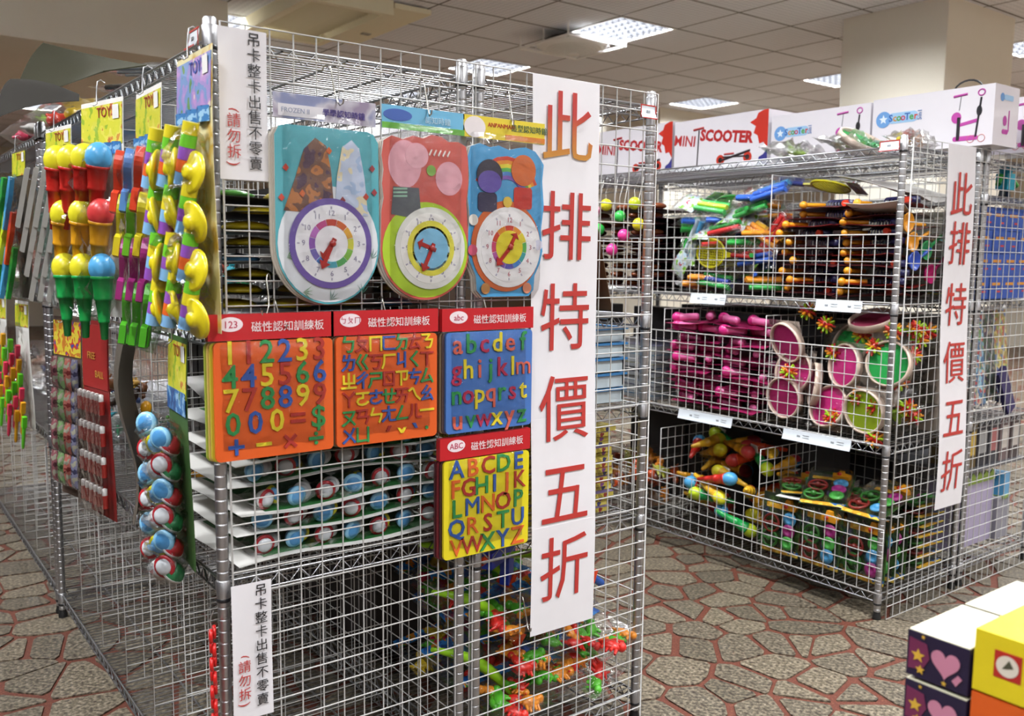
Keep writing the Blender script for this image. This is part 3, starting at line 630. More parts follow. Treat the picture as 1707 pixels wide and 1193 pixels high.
# hats and striped tubes
HAT = G().lathe([(.0001, -.004), (.044, -.004), (.050, 0), (.050, .005), (.044, .009), (.020, .012), (.018, .020), (.012, .024), (.0001, .025)], None, 22).mesh('flying_disc', M('d9c81f', .28, 0, .05, 20, coat=.3))
SEG = ['7fb0dc', '8a50b0', 'd8622a', '6cc030', 'd8c82a']
def tube_seg(cols):
    g = G()
    for k, c in enumerate(cols): g.lathe([(.0155, .024*k), (.0155, .024*k+.0235)], None, 12, k)
    return g.mesh('striped_tube', [pm(c) for c in cols])
TUBES = [tube_seg([SEG[i] for i in p]) for p in ((0, 2, 1, 3, 4), (0, 1, 4, 3), (1, 0, 4, 3), (0, 1, 3, 4))]
o = strip('toy strip of yellow discs and striped tubes under a violet header', .05, 1.745, .215, .545, .115, TOYHDR2, ramp_mat('cream_card_print', [(0, 'd8c87a'), (.5, 'd8cfa0'), (.62, 'c9a23a'), (.7, 'dcd4b0')], 'noise', 14, .4, .2, False))
bands(o, .2, -.112, 3, 0)
for t_ in range(4):
    yy = -.205-.092*t_
    for k, x in enumerate((-.072, -.008, .066)):
        place('striped_tube', TUBES[(t_+k) % 4 if t_ else 0], o, T(x-.016, yy-.055, .046+.012*(2-k)) @ R('Z', -14) @ R('X', -90) @ R('X', -6))
        place('flying_disc', HAT, o, T(x+.020, yy-.022-.012*(k == 2), .034+.014*(2-k)) @ R('Y', (-28, -14, 12)[k]) @ R('X', 12 if t_ % 2 else -8) @ S(.82, .82, .82))
    for k in range(2): bagp(o, .11, .125, .07, -.05+.1*k, yy-.005, .035, t_*3+k, -6)
# waving tongs
def tong(c):
    g = G(); n = 14; L = .145
    f = lambda t: (.016*math.sin(t*5.2+.4), -L*t)
    wdt = lambda t: .009+.003*math.sin(t*9)
    a = [(f(t)[0]-wdt(t), f(t)[1]) for t in [k/n for k in range(n+1)]]; b = [(f(t)[0]+wdt(t), f(t)[1]) for t in [k/n for k in range(n+1)]]
    g.prism(a[::-1]+b if False else b[::-1][::-1][::-1] + a, .018, None, 0, -.009)
    g.prism([(.012, -L*.62), (.030, -L*.66), (.032, -L*.95), (.012, -L)], .014, None, 0, -.007)
    return g.mesh('toy_tong', pm(c))
TC = {c: tong(c) for c in ('d8452a', '5f8fd0', 'd8642a', 'd8c82a', '6cb82a', 'd89a1f', 'a03078', '4fa82a')}
o = strip('toy strip of coloured curved toys in four rows, beside the yellow discs', .375, 1.722, .205, .545, .105, TOYHDR, CARD_WHITE)
bands(o, .19, -.105, 4, 0)
for t_, cols in enumerate((('d8452a', '5f8fd0', 'd8452a'), ('d8c82a', '6cb82a', 'd8c82a'), ('a03078', 'a03078', 'a03078'), ('4fa82a', '4fa82a', '4fa82a'))):
    for k, c in enumerate(cols):
        yy = -.135-.100*t_
        place('toy_tong', TC[c], o, T(-.062+.056*k+.012*t_, yy, .030+.008*(2-k)) @ R('Z', -8) @ R('Y', -25) @ R('X', -6))
    bagp(o, .185, .16, .055, .01*t_, yy-.075, .034, 40+t_)
# ice cream shooters
def cone_mesh(c):
    return G().lathe([(.0001, -.125), (.008, -.123), (.0105, -.090), (.0125, -.090), (.0125, -.086), (.0125, -.084), (.018, -.045), (.0205, -.045), (.0205, -.040), (.020, -.038), (.0235, -.004), (.0265, -.003), (.0265, .002), (.024, .003)], None, 16).mesh('cone', pm(c))
CONE = {c: cone_mesh(c) for c in ('b8261f', 'd89a1f', '1f9a4a', 'd8451f', 'd8a82a')}
BALLM = {c: G().sph(.030, T(0, 0, .018), 16, 10).mesh('ball', pm(c)) for c in ('d8cf2a', '4f9ed0', 'c23a3a', 'b8cf2a')}
two = G()
for k, c in enumerate((0, 1)): two.lathe([(max(1e-6, .030*math.sin(PI*i/10)), -.030*math.cos(PI*i/10)) for i in range(11)], T(0, 0, .018), 16, 0)
two.mi = [0 if sum(two.v[i][0] for i in f) < 0 else 1 for f in two.f]
BALLM['two'] = two.mesh('ball', [pm('c9384a'), pm('4f9ed0')])
def cone_parts(o, cc, bc, m): c = place('cone', CONE[cc], o, m @ S(1.05, 1.05, 1.25)); place('ball', BALLM[bc], c); return c
o = strip('toy strip of ice cream cone ball shooters under a yellow header', .70, 1.735, .215, .545, .112, TOYHDR, CARD_WHITE, 14)
bands(o, .2, -.108, 5, 0)
UPR = R('X', -90)
for t_, row in enumerate(((('b8261f', 'd8cf2a'), ('b8261f', 'd8cf2a'), ('b8261f', 'd8cf2a'), ('b8261f', '4f9ed0')), (('d89a1f', 'd8cf2a'), ('d89a1f', 'd8cf2a'), ('d89a1f', 'c23a3a')), (('1f9a4a', 'd8cf2a'), ('1f9a4a', 'd8cf2a'), ('1f9a4a', '4f9ed0')))):
    for k, (c, b) in enumerate(row):
        n = len(row); x = -.085+.155*k/(n-1)
        cone_parts(o, c, b, T(x, -.172-.135*t_, .050+.010*(n-1-k)) @ R('Z', -12 if t_ < 2 else 0) @ UPR)
    for k in range(2): bagp(o, .12, .165, .08, -.06+.10*k, -.195-.135*t_, .05, 60+3*t_+k, -8)
# grey bars
BAR = G().box(.034, .185, .010, T(0, -.0925, 0)).box(.014, .18, .005, T(.008, -.0925, .007)).mesh('grey_bar', M('adada8', .3, .2, .08, 40))
o = strip('toy strip of grey plastic bars in four fanned rows', 1.30, 1.735, .20, .53, .11, TOYHDR, CARD_WHITE, 10)
for t_ in range(4):
    for k in range(4):
        place('grey_bar', BAR, o, T(-.06+.045*k+.01*t_, -.125-.075*t_, .040+.01*(3-k)-.006*t_) @ R('Z', -13) @ R('X', -7) @ R('Y', -20))
    bagp(o, .20, .21, .04, .0, -.22-.075*t_, .042, 80+t_, -6)
# spinning balls (lower tier)
def bead(c1, c2):
    return G().lathe([(.0001, -.022), (.014, -.018), (.022, -.006), (.024, .002)], None, 16, 0).lathe([(.025, .002), (.025, .007), (.018, .007)], None, 16, 1).lathe([(.018, .007), (.017, .012), (.010, .016), (.0001, .017)], None, 16, 2).mesh('bead', [pm(c1), pm(c2), pm('c8ccd0' if c1 != 'd8b82a' else '6aa8d8')])
BEADS = [bead('d8dad8', 'a8202a'), bead('4f9ed0', '7fc0e0'), bead('d8b82a', 'd8cf2a'), bead('a8202a', 'd8d8d8'), bead('2f7a4a', 'd8dad8')]
BEADS[1] = G().lathe([(.0001, -.022), (.014, -.018), (.022, -.006), (.024, .002)], None, 16, 0).lathe([(.025, .002), (.025, .007), (.018, .009)], None, 16, 1).lathe([(.018, .009), (.012, .013), (.0001, .014)], None, 16, 0).mesh('bead', [pm('4f92c8'), pm('8ac4e4')])
def bead_strip(label, y, z, rz, rows):
    o = strip(label, y, z, .17, .50, .13, TOYHDR, M('3a5a2c', .5), rz)
    G().sheet(lambda u, v: ((u-.5)*.165, -v*.05, .006), 2, 2).ob('blue_band', BLUEBAND, o, T(0, -.115, .002))
    for t_ in range(rows):
        for k in range(3):
            i = 1 if t_ % 2 == 0 else 0
            place('bead', BEADS[(i, i, (2, 4)[t_ % 2])[k]], o, T((-.052, .030, -.015)[k], -.205-.056*t_+(.012, -.008, -.028)[k], .045+.012*(k == 0)) @ R('Y', 42) @ R('X', 8*(k-1)))
            if k < 2: place('bead', BEADS[(3, 4)[t_ % 2]], o, T((-.050, .028)[k], -.205-.056*t_-.028, .028) @ R('Y', -40) @ R('X', 50))
        bagp(o, .16, .085, .075, -.005, -.215-.056*t_, .04, 90+t_)
    return o
bead_strip('toy strip of red, white and blue spinning balls on the lower tier', .19, 1.178, -4, 6)
# curled back of a dark card
o = thing('toy_strip', 'dark card hung backwards, curling, beside the red capsule card', 'toy strip', T(-.03, .60, 1.15) @ R('Z', -25) @ FX, 'toy strips hung on the rack side')
G().sheet(lambda u, v: ((u-.5)*.17, -v*.47, .03*math.cos((u-.5)*3)*(1-.4*v)+.02*math.sin(v*6)), 6, 12, None, 0, .0012).ob('backing_card', M('4d463c', .6, 0, .06, 20), o)
G().tube([(0, .04, 0), (0, .045, .01), (0, .02, .03), (0, -.02, .034), (.004, -.05, .04), (0, -.056, .03)], .0016, 5).ob('hook', CHROME, o)
for k, c in enumerate(('d89a1f', '3a8fc0', '3a9ac8', '3a8fc0', '6cb82a')): G().sph(.018, S(.8, 1.1, .8), 10, 6).ob('toy_figure', pm(c), o, T(-.075, -.20-.06*k, -.012))
# red capsule card
REDC = M('8f1f1c', .5, 0, .08, 30)
o = strip('red toy card with rows of white-capped capsules', .93, 1.165, .19, .56, .19, REDC, M('7a1a18', .5), 8, word=False)
text('FREE', .028, pm('b8863a'), o, T(-.02, -.10, .007)); text('BALL', .028, pm('b8863a'), o, T(.035, -.15, .007))
CAPS = G().lathe([(.009, -.055), (.009, -.018)], None, 10, 0).lathe([(.0075, -.018), (.0075, 0), (.0001, .003)], None, 10, 1).mesh('capsule', [M('a8322c', .35, 0, .3, 90), pm('d8d4d0')])
for t_ in range(4):
    for k in range(6): place('capsule', CAPS, o, T(-.078+.031*k, -.200-.088*t_, .020) @ R('X', -90))
    G().sheet(lambda u, v: ((u-.5)*.19, -v*.085, .032), 2, 2).ob('clear_sleeve', BAG, o, T(0, -.195-.088*t_, .0))
# sachet card
SACH = [ramp_mat('sachet_%d' % i, [(0, a), (.45, b), (.6, '8a8878'), (.7, a)], 'noise', 30, .25, .5) for i, (a, b) in enumerate((('4a2a30', '7a4a50'), ('3a5a34', '6a8a5a'), ('6a2a28', '9a5a50'), ('34344a', '6a6a80')))]
o = strip('toy card of clear sachets in five rows beside the far post', 1.27, 1.155, .20, .57, .12, ramp_mat('sachet_header', [(0, 'b8722a'), (.45, 'c9b83a'), (.58, 'b83a2c'), (.66, '3a4a8a')], 'noise', 30, .4, .2), M('5a4a40', .5), 12, word=False)
for t_ in range(4):
    for k in range(4): G().pillow(.045, .10, .02, None, 0, 5, 5, .1, k).ob('sachet', SACH[k], o, T(-.072+.048*k, -.175-.10*t_, .014+.004*t_))
    bagp(o, .20, .11, .04, 0, -.18-.10*t_, .016, 110+t_)
# neon pens
def pen(c): return G().lathe([(.002, -.115), (.006, -.105), (.0065, -.02)], None, 10, 0).box(.016, .016, .045, T(0, 0, 0), 1).mesh('neon_pen', [M(c, .3, 0, .05), pm(c)])
PENS = [pen(c) for c in ('d89a1f', '5fc82a', 'd83a5a')]
def pen_strip(label, y, z, rz, w=True):
    o = strip(label, y, z, .16, .50, .10, TOYHDR, CARD_WHITE, rz, word=w)
    for t_ in range(6):
        for k in range(3): place('neon_pen', PENS[(t_+k) % 3], o, T(-.05+.045*k+.008*t_, -.15-.055*t_-.02*k, .035+.012*(2-k)) @ R('Z', -16) @ R('X', -90))
    for k in range(3): bagp(o, .16, .2, .06, -.01, -.18-.12*k, .03, 120+k)
    return o
pen_strip('toy strip of neon pens on the lower tier past the post', 2.18, 1.165, 8)
pen_strip('second toy strip of neon pens further down the lower tier', 2.75, 1.165, 10)
# far bay, upper tier
BLADE = {c: G().prism([(-.012, 0), (.012, 0), (.020, -.07), (.008, -.2), (-.006, -.2), (-.016, -.07)], .016).mesh('toy_blade', pm(c)) for c in ('4f9ed0', 'd8451f', '2f9a3a', 'b8cf2a')}
def blade_strip(label, y, rz):
    o = strip(label, y, 1.74, .19, .56, .10, TOYHDR, M('3a352c', .6), rz)
    for t_ in range(3):
        for k in range(3): place('toy_blade', BLADE[('4f9ed0', 'd8451f', '2f9a3a', 'b8cf2a')[(t_+k*2) % 4]], o, T(-.06+.05*k, -.11-.13*t_, .03+.012*(2-k)) @ R('Z', -14) @ R('X', -6))
        bagp(o, .19, .2, .06, 0, -.2-.13*t_, .035, 130+t_)
blade_strip('toy strip of blue, red and green blades past the grey bars', 2.10, 5)
blade_strip('farthest toy strip of coloured blades on the upper tier', 2.75, 6)
# red plastic chain at the foot of the corner post
o = thing('plastic_chain', 'red plastic woven toy hanging low by the corner post', 'toy', T(-.042, -.005, .60) @ R('Z', -20) @ FX)
for k in range(9):
    for i in (-1, 1): G().tube([(.010*i+.008*math.cos(a*PI/4), -.02-.03*k+.012*math.sin(a*PI/4), .006*((k+(i > 0)) % 2)) for a in range(8)], .0042, 6, 0, None, True).ob('link', pm('b81a18'), o)
G().tube([(0, .03, 0), (0, .01, .008), (0, -.01, .004)], .0016, 5).ob('hook', CHROME, o)

# ------------------------------------------------------------------ goods on the near rack
rg = random.Random(11)
# stacked ball cards, seen through the grid panel
def wavy(wd, dp, amp, ph, nu=8, nv=6): return lambda u, v: ((u-.5)*wd, (v-.5)*dp, amp*math.sin(u*7+ph)*(.4+.6*(1-v)) + amp*.5*math.sin(v*5+ph*2))
GREEN_EDGE = M('2c6a34', .5); YEL_EDGE = M('c9b832', .5)
BLIST = G().pillow(.05, .05, .03, None, 0, 5, 5, .1, 2).mesh('blister', BAG)
def ball_card(label, m, k):
    o = thing('ball_card', label, 'toy card', m, 'stacked spinning ball cards')
    G().sheet(wavy(.52, .40, .006, k*1.3), 10, 6, None, 0, .0009).ob('backing_card', CARD_WHITE, o)
    G().sheet(lambda u, v: (wavy(.52, .40, .006, k*1.3)(.12+.86*u, .05+.9*v)[0], wavy(.52, .40, .006, k*1.3)(.12+.86*u, .05+.9*v)[1], wavy(.52, .40, .006, k*1.3)(.12+.86*u, .05+.9*v)[2]+.0008), 10, 6, None, 0, .0004).ob('green_print', GREEN_EDGE, o)
    for i in range(7):
        x = -.19+.072*i; j = (i+k) % 2
        z = wavy(.52, .40, .006, k*1.3)((x/.52)+.5, .08)[2]
        place('bead', BEADS[(0, 1)[j]], o, T(x, -.165, z+.024) @ R('X', 100) @ R('Y', rg.uniform(-25, 25)) @ S(.92, .92, .92))
        place('bead', BEADS[(3, 4, 2)[(i*2+k) % 3]], o, T(x+.03, -.135, z+.022) @ R('X', 60) @ R('Y', rg.uniform(-60, 60)) @ S(.85, .85, .85))
    for i in range(3): place('blister', G().pillow(.17, .10, .06, None, 0, 6, 5, .12, k*3+i).mesh('blister', BAG), o, T(-.15+.17*i, -.15, .022))
    return o
n = 6
for k in range(n): ball_card('%s white card of spinning balls in the stack under the number board' % ORD[n-1-k], T(.278+rg.uniform(-.006, .006), .235+rg.uniform(-.01, .02), Z2+.016+.056*k) @ R('Z', rg.uniform(-3, 3)), k)
ball_card('loose white ball card sagging forward through the stack behind the grid', T(.278, .225, Z2+.016+.056*n+.006) @ R('X', 5) @ R('Z', -4), 9)
# disc cards on the upper shelf behind the notice and clocks
DARKC = M('2c2a26', .5, 0, .1); YD = M('c9b41f', .35, 0, .06)
DISC2 = G().lathe([(.0001, 0), (.058, 0), (.062, .006), (.05, .016), (.02, .022), (.0001, .023)], None, 18).mesh('disc', YD)
n = 9
for k in range(n):
    o = thing('disc_card', '%s dark card of yellow discs in the pile behind the top notice' % ORD[n-1-k], 'toy card', T(.26+rg.uniform(-.02, .02), .21, Z1+.005+.033*k) @ R('Z', rg.uniform(-4, 4)), 'piled yellow disc cards')
    G().sheet(wavy(.52, .36, .004, k), 6, 4, None, 0, .001).ob('backing_card', DARKC, o)
    for i in range(4): place('disc', DISC2 if (i+k) % 4 else G().lathe([(.0001, 0), (.05, 0), (.054, .006), (.03, .016), (.0001, .02)], None, 16).mesh('disc', pm(('8a6ab0', '4f8fc0', '4f9a3a')[k % 3])), o, T(-.19+.12*i+rg.uniform(-.02, .02), -.105+rg.uniform(-.02, .03), .003) @ S(.85, .85, .8))
# bagged toys behind the hanging strips
def toy_bag(label, m, wd, hh, d, cols, seed, group, name='toy_bag', fig=None, nfig=7):
    o = thing(name, label, 'toy bag', m, group); r_ = random.Random(seed)
    G().pillow(wd, hh, d, None, 0, 9, 9, .12, seed).ob('clear_bag', BAG, o)
    for k in range(nfig):
        c = cols[k % len(cols)]; a = r_.uniform(.16, .24)*min(wd, hh)
        mm = T(r_.uniform(-.32, .32)*wd, r_.uniform(-.34, .3)*hh, r_.uniform(-.10, .15)*d) @ R('Z', r_.uniform(0, 360)) @ R('X', r_.uniform(-30, 30))
        g = G().sph(a*.62, S(1.25, .75, .55), 10, 7).sph(a*.36, T(a*.75, a*.15, 0), 8, 5)
        for i in range(4): g.tube([(a*(-.45+.3*i), 0, 0), (a*(-.5+.33*i), -a*.75, .1*a*(-1)**i)], [a*.16, a*.10], 6)
        g.tube([(-a*.7, 0, 0), (-a*1.05, a*.25, 0)], [a*.16, a*.05], 6)
        g.ob('toy_animal', pm(c), o, mm)
    return o
def header_bag(o, wd, hh, mat): G().box(wd*.95, .035, .002, T(0, hh/2-.012, .004)).ob('header_card', mat, o)
SHELF_COL = (('2f9a6a', '3aa0b0'), ('d8451f', '8a3a2a'), ('d89a1f', '6a4a2a'), ('3a7ac0', 'd8d4d0'), ('7a2a28', '3a2a24'), ('4fa82a', '2f5a3a'))
for k in range(4):
    y = .64+.22*k
    toy_bag('%s bag of small toys along the upper shelf behind the hanging strips' % ORD[k].replace('topmost', 'first'), T(.20+.02*(k % 2), y, Z1+.085) @ R('X', 78) @ R('Y', 15*(k % 3)-15), .30, .13, .13, SHELF_COL[k], 200+k, 'toy bags behind the strips')
for k in range(5):
    y = .72+.22*k
    toy_bag('%s bag of small toys along the middle shelf behind the hanging strips' % ORD[k].replace('topmost', 'first'), T(.22, y, Z2+.075) @ R('X', 80), .32, .11, .15, SHELF_COL[(k+2) % 6], 220+k, 'toy bags behind the strips')
o = thing('toy_box', 'green and blue plastic toy box on the upper shelf behind the cone shooters', 'toy box', T(.20, 1.60, Z1+.006))
G().box(.34, .18, .38, T(0, 0, .19)).ob('body', pm('2f9a7a'), o); G().box(.35, .19, .09, T(0, 0, .42)).ob('lid', pm('3a8ac0'), o); G().box(.12, .004, .16, T(0, -.096, .2)).ob('label', CARD_WHITE, o)
for k in range(8):
    y = 1.98+.20*k
    toy_bag('%s bag of orange toys along the upper shelf past the far post' % ORD[k].replace('topmost', 'first'), T(.24, y, Z1+.135) @ R('X', 80), .34, .22, .15, (('c8481f', '8a3a22', '5a3a2a'), ('2f8a4a', 'd8d4d0', 'c8481f'))[k % 2], 240+k, 'orange toy bags past the post')
    toy_bag('%s bag of brown toys along the middle shelf past the far post' % ORD[k].replace('topmost', 'first'), T(.25, y, Z2+.125) @ R('X', 82), .34, .20, .15, (('7a4a2a', '3a2a22', 'c89a3a'), ('2a4a8a', '8a2a24', 'c8c4c0'))[k % 2], 260+k, 'brown toy bags past the post')

# right-hand unit: tilted cards, trays, comic stack, animal bags
for k in range(4):
    o = thing('toy_card', '%s brown-backed card leaning behind the banner edge' % ('frontmost', 'second', 'third', 'rearmost')[k], 'toy card', T(1.10-.075*k, .05+.015*k, Z1+.012) @ R('Z', 8) @ R('Y', -17), 'leaning brown cards')
    G().box(.002, .20, .30, T(0, .10, .15)).ob('backing_card', M('5a3d22', .6, 0, .1, 30), o)
    G().box(.016, .15, .24, T(.010, .10, .14)).ob('toy_shell', pm(('d8501f', 'c83a2a', 'd8501f', 'b8b02a')[k]), o)
    G().box(.0165, .15, .03, T(.0102, .10, .20)).ob('stripe', pm('9ab82a'), o)
for k in range(5):
    o = thing('plastic_tray', '%s shallow blue-edged plastic tray in the stack behind the banner' % ORD[4-k], 'tray', T(.93, .28, .951+.043*k), 'stacked plastic trays')
    m_ = M('b8c4c8', .3, 0, .05); G().box(.46, .44, .004, T(0, 0, .002)).ob('base', m_, o)
    for sx, sy, lx, ly in ((1, 0, .006, .44), (-1, 0, .006, .44), (0, 1, .46, .006), (0, -1, .46, .006)): G().box(lx, ly, .032, T(sx*.227, sy*.217, .020)).ob('side', m_, o)
    g = G()
    for sx, sy, lx, ly in ((1, 0, .012, .456), (-1, 0, .012, .456), (0, 1, .472, .012), (0, -1, .472, .012)): g.box(lx, ly, .006, T(sx*.231, sy*.223, .037))
    g.ob('rim', pm('3a7ab0'), o)
BK = [ramp_mat('comic_edge_%d' % i, [(0, a), (.45, b), (.62, c)], 'noise', 50, .5) for i, (a, b, c) in enumerate((('8a7a2a', 'b8a84a', '7a2a24'), ('9a8a3a', 'c8b85a', '3a3a5a'), ('7a6a24', 'a8983a', '6a3a6a')))]
BKS = [G().box(.40, .36, .0125, T(0, 0, .0063)).mesh('pages', m_) for m_ in BK]; COV = [G().box(.402, .362, .0012, T(0, 0, .0132)).mesh('cover', pm(c)) for c in ('6a5a8a', 'a89a3a', '8a3a3a')]
for k in range(17):
    o = thing('comic_book', '%s comic book from the top of the yellow-edged stack behind the banner' % (ORD[16-k] if k < 16 else 'first'), 'book', T(.95+rg.uniform(-.012, .012), .27+rg.uniform(-.01, .01), .627+.0148*k) @ R('Z', rg.uniform(-2, 2)), 'stacked comic books')
    place('pages', BKS[k % 3], o); place('cover', COV[k % 3], o)
# animal bags on the bottom tier, two leaning layers
BAGCOL = (('c8281f', '4fa82a', 'd8862a'), ('4fa82a', 'd8862a', 'c8281f', '2f7ac0'), ('c82a4a', '5fb83a', 'd8b82a'))
HDRB = ramp_mat('blue_bag_header', [(0, '1f4f9a'), (.45, '2f7ac0'), (.58, 'd8862a'), (.66, '2f8a3a')], 'noise', 30, .3, .4)
i = 0
for row, (x, z) in enumerate(((.76, .185), (.92, .19), (1.06, .19), (.84, .28), (.99, .30), (1.10, .27), (.78, .40), (.95, .41))):
    for c in range(3):
        y = .10+.17*c+rg.uniform(-.03, .03)
        o = toy_bag('bag of red and green plastic animals, %s of row %s behind the banner' % (('front', 'middle', 'rear')[c], ('one', 'two', 'three', 'four', 'five', 'six', 'seven', 'eight')[row]), T(x, y, z) @ R('Z', rg.uniform(-25, 25)) @ R('X', rg.uniform(8, 32)) @ R('Y', rg.uniform(-10, 10)), .21, .18, .05, BAGCOL[i % 3], 300+i, 'animal bags on the bottom tier', nfig=9)
        header_bag(o, .2, .18, HDRB); i += 1
LIME = pm('8fc81f')
for k, (x, y, z, a) in enumerate(((.70, .12, .40, 35), (.72, .2, .52, 28), (.93, .10, .50, 20), (.68, .10, .25, 38), (.95, .18, .57, 15))):
    o = thing('toy_sword', 'lime green curved plastic sword, %s among the animal bags' % ('first', 'second', 'third', 'fourth', 'fifth')[k], 'toy sword', T(x, y, z) @ R('Y', a), 'lime plastic swords')
    G().tube([(-.17+.034*q, 0, .03*math.sin(q/10*PI)) for q in range(11)], [.006+.010*math.sin(q/10*PI) for q in range(11)], 8).ob('blade', LIME, o)
    G().tube([(.15, 0, .0), (.22, 0, -.02)], .012, 8).ob('grip', pm('2f55a0'), o); G().box(.014, .06, .04, T(.155, 0, 0)).ob('guard', pm('d8451f'), o)
o = thing('water_pistol', 'blue toy pistol lying on top of the animal bags behind the banner', 'toy pistol', T(.80, .16, .545) @ R('Z', 30))
G().box(.16, .03, .045).ob('body', pm('2a3fb8'), o); G().box(.035, .028, .09, T(.055, 0, -.06)).ob('grip', pm('2a3fb8'), o); G().tube([(-.08, 0, .008), (-.12, 0, .008)], .01, 8).ob('nozzle', pm('d8451f'), o)

# on top of the near rack: dark sheets, silver packs, film-wrapped toys
OLIVE = M('2b2a10', .95, 0, .08, 12); OLIVE2 = M('1c180e', .95, 0, .08, 12)
def top_sheet(label, c, bulge, mat):
    """a limp sheet resting on the shelf edge, its far end curling upwards; c = near-outer, near-inner, far-inner, far-outer corner"""
    A, B, D, E_ = [Vector(p) for p in c]; o = thing('card_sheet', label, 'card sheet', T(*A), 'card sheets on the rack top')
    def f(u, v):
        p = (A*(1-u)+B*u)*(1-v) + (E_*(1-u)+D*u)*v; return (p.x-A.x, p.y-A.y, p.z-A.z - bulge*math.sin(PI*v)*.5 + .03*math.sin(PI*u)*v)
    G().sheet(f, 12, 14, None, 0, .003).ob('sheet', mat, o); return o
top_sheet('upper dark olive card sheet curling off the rack top', ((.01, .98, ZT+.085), (.14, 1.02, ZT+.125), (.05, 2.06, 2.135), (-.065, 2.03, 1.91)), .01, OLIVE)
top_sheet('lower curled dark card sheet on the rack top', ((-.03, 1.10, ZT+.016), (.0, 1.24, ZT+.055), (-.085, 1.92, 1.965), (-.150, 1.86, 1.815)), -.03, OLIVE2)
SILV = M('a9a9a4', .22, .55, .15, 40, .4)
for k, (y, z, x) in enumerate(((.74, .016, .46), (.84, .060, .48), (.72, .104, .46), (.92, .148, .47), (.82, .192, .48))):
    o = thing('bar_pack', '%s silver film pack of bars in the pile on the rack top' % ORD[4-k], 'toy pack', T(x-.10, y+.58, ZT+z+.01) @ R('Z', rg.uniform(25, 50)), 'silver packs on the rack top')
    for i in range(3): G().tube([(-.05+.05*i, -.26, 0), (-.05+.05*i, .26, 0)], .0105, 6).ob('bar', SILV, o)
    G().pillow(.17, .62, .030, None, 0, 6, 10, .2, k).ob('clear_bag', BAG, o)
for k, (y, cols) in enumerate(((2.1, ('d8d4d0', 'c8a82a', 'c83a2a')), (2.45, ('d8d4d0', '8ab83a', 'd8d4d0')), (2.8, ('c8c4c0', 'c83a5a', 'd8d4d0')))):
    toy_bag('%s shiny bag of pale toys on the rack top past the far post' % ('first', 'second', 'third')[k], T(.20, y, ZT+.10) @ R('X', 4), .40, .34, .12, cols, 330+k, 'shiny bags on the rack top')
o = thing('cardboard_box', 'plain brown cardboard box on the upper shelf far behind the clocks', 'box', T(.90, 2.4, Z1+.006))
G().box(.44, .5, .42, T(0, 0, .21)).ob('body', M('8a6a42', .7), o)
for sx in (-1, 1): G().box(.215, .5, .004, T(sx*.11, 0, .423)).ob('flap', M('94744a', .7), o)
G().box(.05, .502, .001, T(0, 0, .4258)).ob('tape', M('b89a5a', .3), o)
# price tags clipped on shelf edges
def price_tag(label, m, wd=.14, ht=.034, red=False):
    o = thing('price_tag', label, 'price tag', m, 'shelf edge price tags')
    G().sheet(lambda u, v: ((u-.5)*wd, -v*ht, .010*v*v), 2, 4, None, 0, .0008).ob('strip', M('cfd6dc', .3, 0, .03, coat=.4), o)
    for k in range(2 if wd > .1 else 1):
        x = wd*(-.25+.5*k) if wd > .1 else 0
        g = G()
        for q in range(5): g.box(.0012+.0006*(q % 2), .008, .0003, T(x-.008+.0032*q, -ht*.5, .0042))
        g.ob('barcode', BLACK_INK, o)
        G().box(.03, .0015, .0003, T(x+.032, -ht*.36, .0030)).box(.03, .0015, .0003, T(x+.032, -ht*.58, .0048)).ob('print_line', BLACK_INK, o) if wd > .1 else None
    if red:
        g = G()
        for a, b, lx, ly in ((0, 0, wd, .003), (0, -ht, wd, .003), (-wd/2, -ht/2, .003, ht), (wd/2, -ht/2, .003, ht)): g.box(lx, ly, .001, T(a, b, .011*(b/-ht)**2+.001))
        g.ob('red_frame', pm('b02a24'), o)
    return o
price_tag('small red-framed tag at the top edge of the near rack corner post', T(-.030, .055, 1.79) @ R('Z', 0) @ FX, .06, .035, True)
price_tag('small red-framed tag at the top of the near panel beside the banner', T(1.155, -.012, 1.765) @ FY, .055, .035, True)
price_tag('small red-framed tag on top of the scooter rack corner post', T(2.464, .06, 1.79) @ FX, .075, .035, True)
for nm, y, z, wd in (('in front of the rackets', .885, 1.205, .20), ('in front of the dark red cards', .235, 1.205, .20), ('below the pink microphone cards', .88, .672, .31), ('below the pink catch discs', .305, .672, .31)):
    price_tag('white shelf edge tag %s' % nm, T(2.462, y, z) @ FX, wd, .042)

# ------------------------------------------------------------------ goods on the scooter box rack
rg = random.Random(23)
def nth(i, n): return ORD[n-1-i]
# --- top tier: blaster cards
MAROON = M('4a1618', .4, 0, .15, 25); MAROON2 = M('8f2420', .35, 0, .1, 25); VIOLET = M('20204e', .3, 0, .08); AMBER = pm('d8921f')
scoop = G()
for k in range(7): scoop.tube([(-.05+.016*k, .035*math.cos(a*PI/8), .004+.034*math.sin(a*PI/8)) for a in range(9)], .0028, 4)
for q in range(5): scoop.tube([(-.05, .035*math.cos((q+2)*PI/8), .004+.034*math.sin((q+2)*PI/8)), (.046, .035*math.cos((q+2)*PI/8), .004+.034*math.sin((q+2)*PI/8))], .0028, 4)
scoop.lathe([(.030, 0), (.034, .004), (.034, .030), (.026, .034)], T(.06, 0, 0), 12)
SCOOP = scoop.mesh('scoop', VIOLET)
KNOB = G().sph(.016, T(-.022, 0, 0), 12, 8).tube([(-.01, 0, 0), (.07, 0, 0)], .009, 8).mesh('handle', AMBER)
MUZZ = G().lathe([(.012, 0), (.016, .03), (.010, .034)], R('Y', 90), 12).mesh('muzzle', pm('c8381f'))
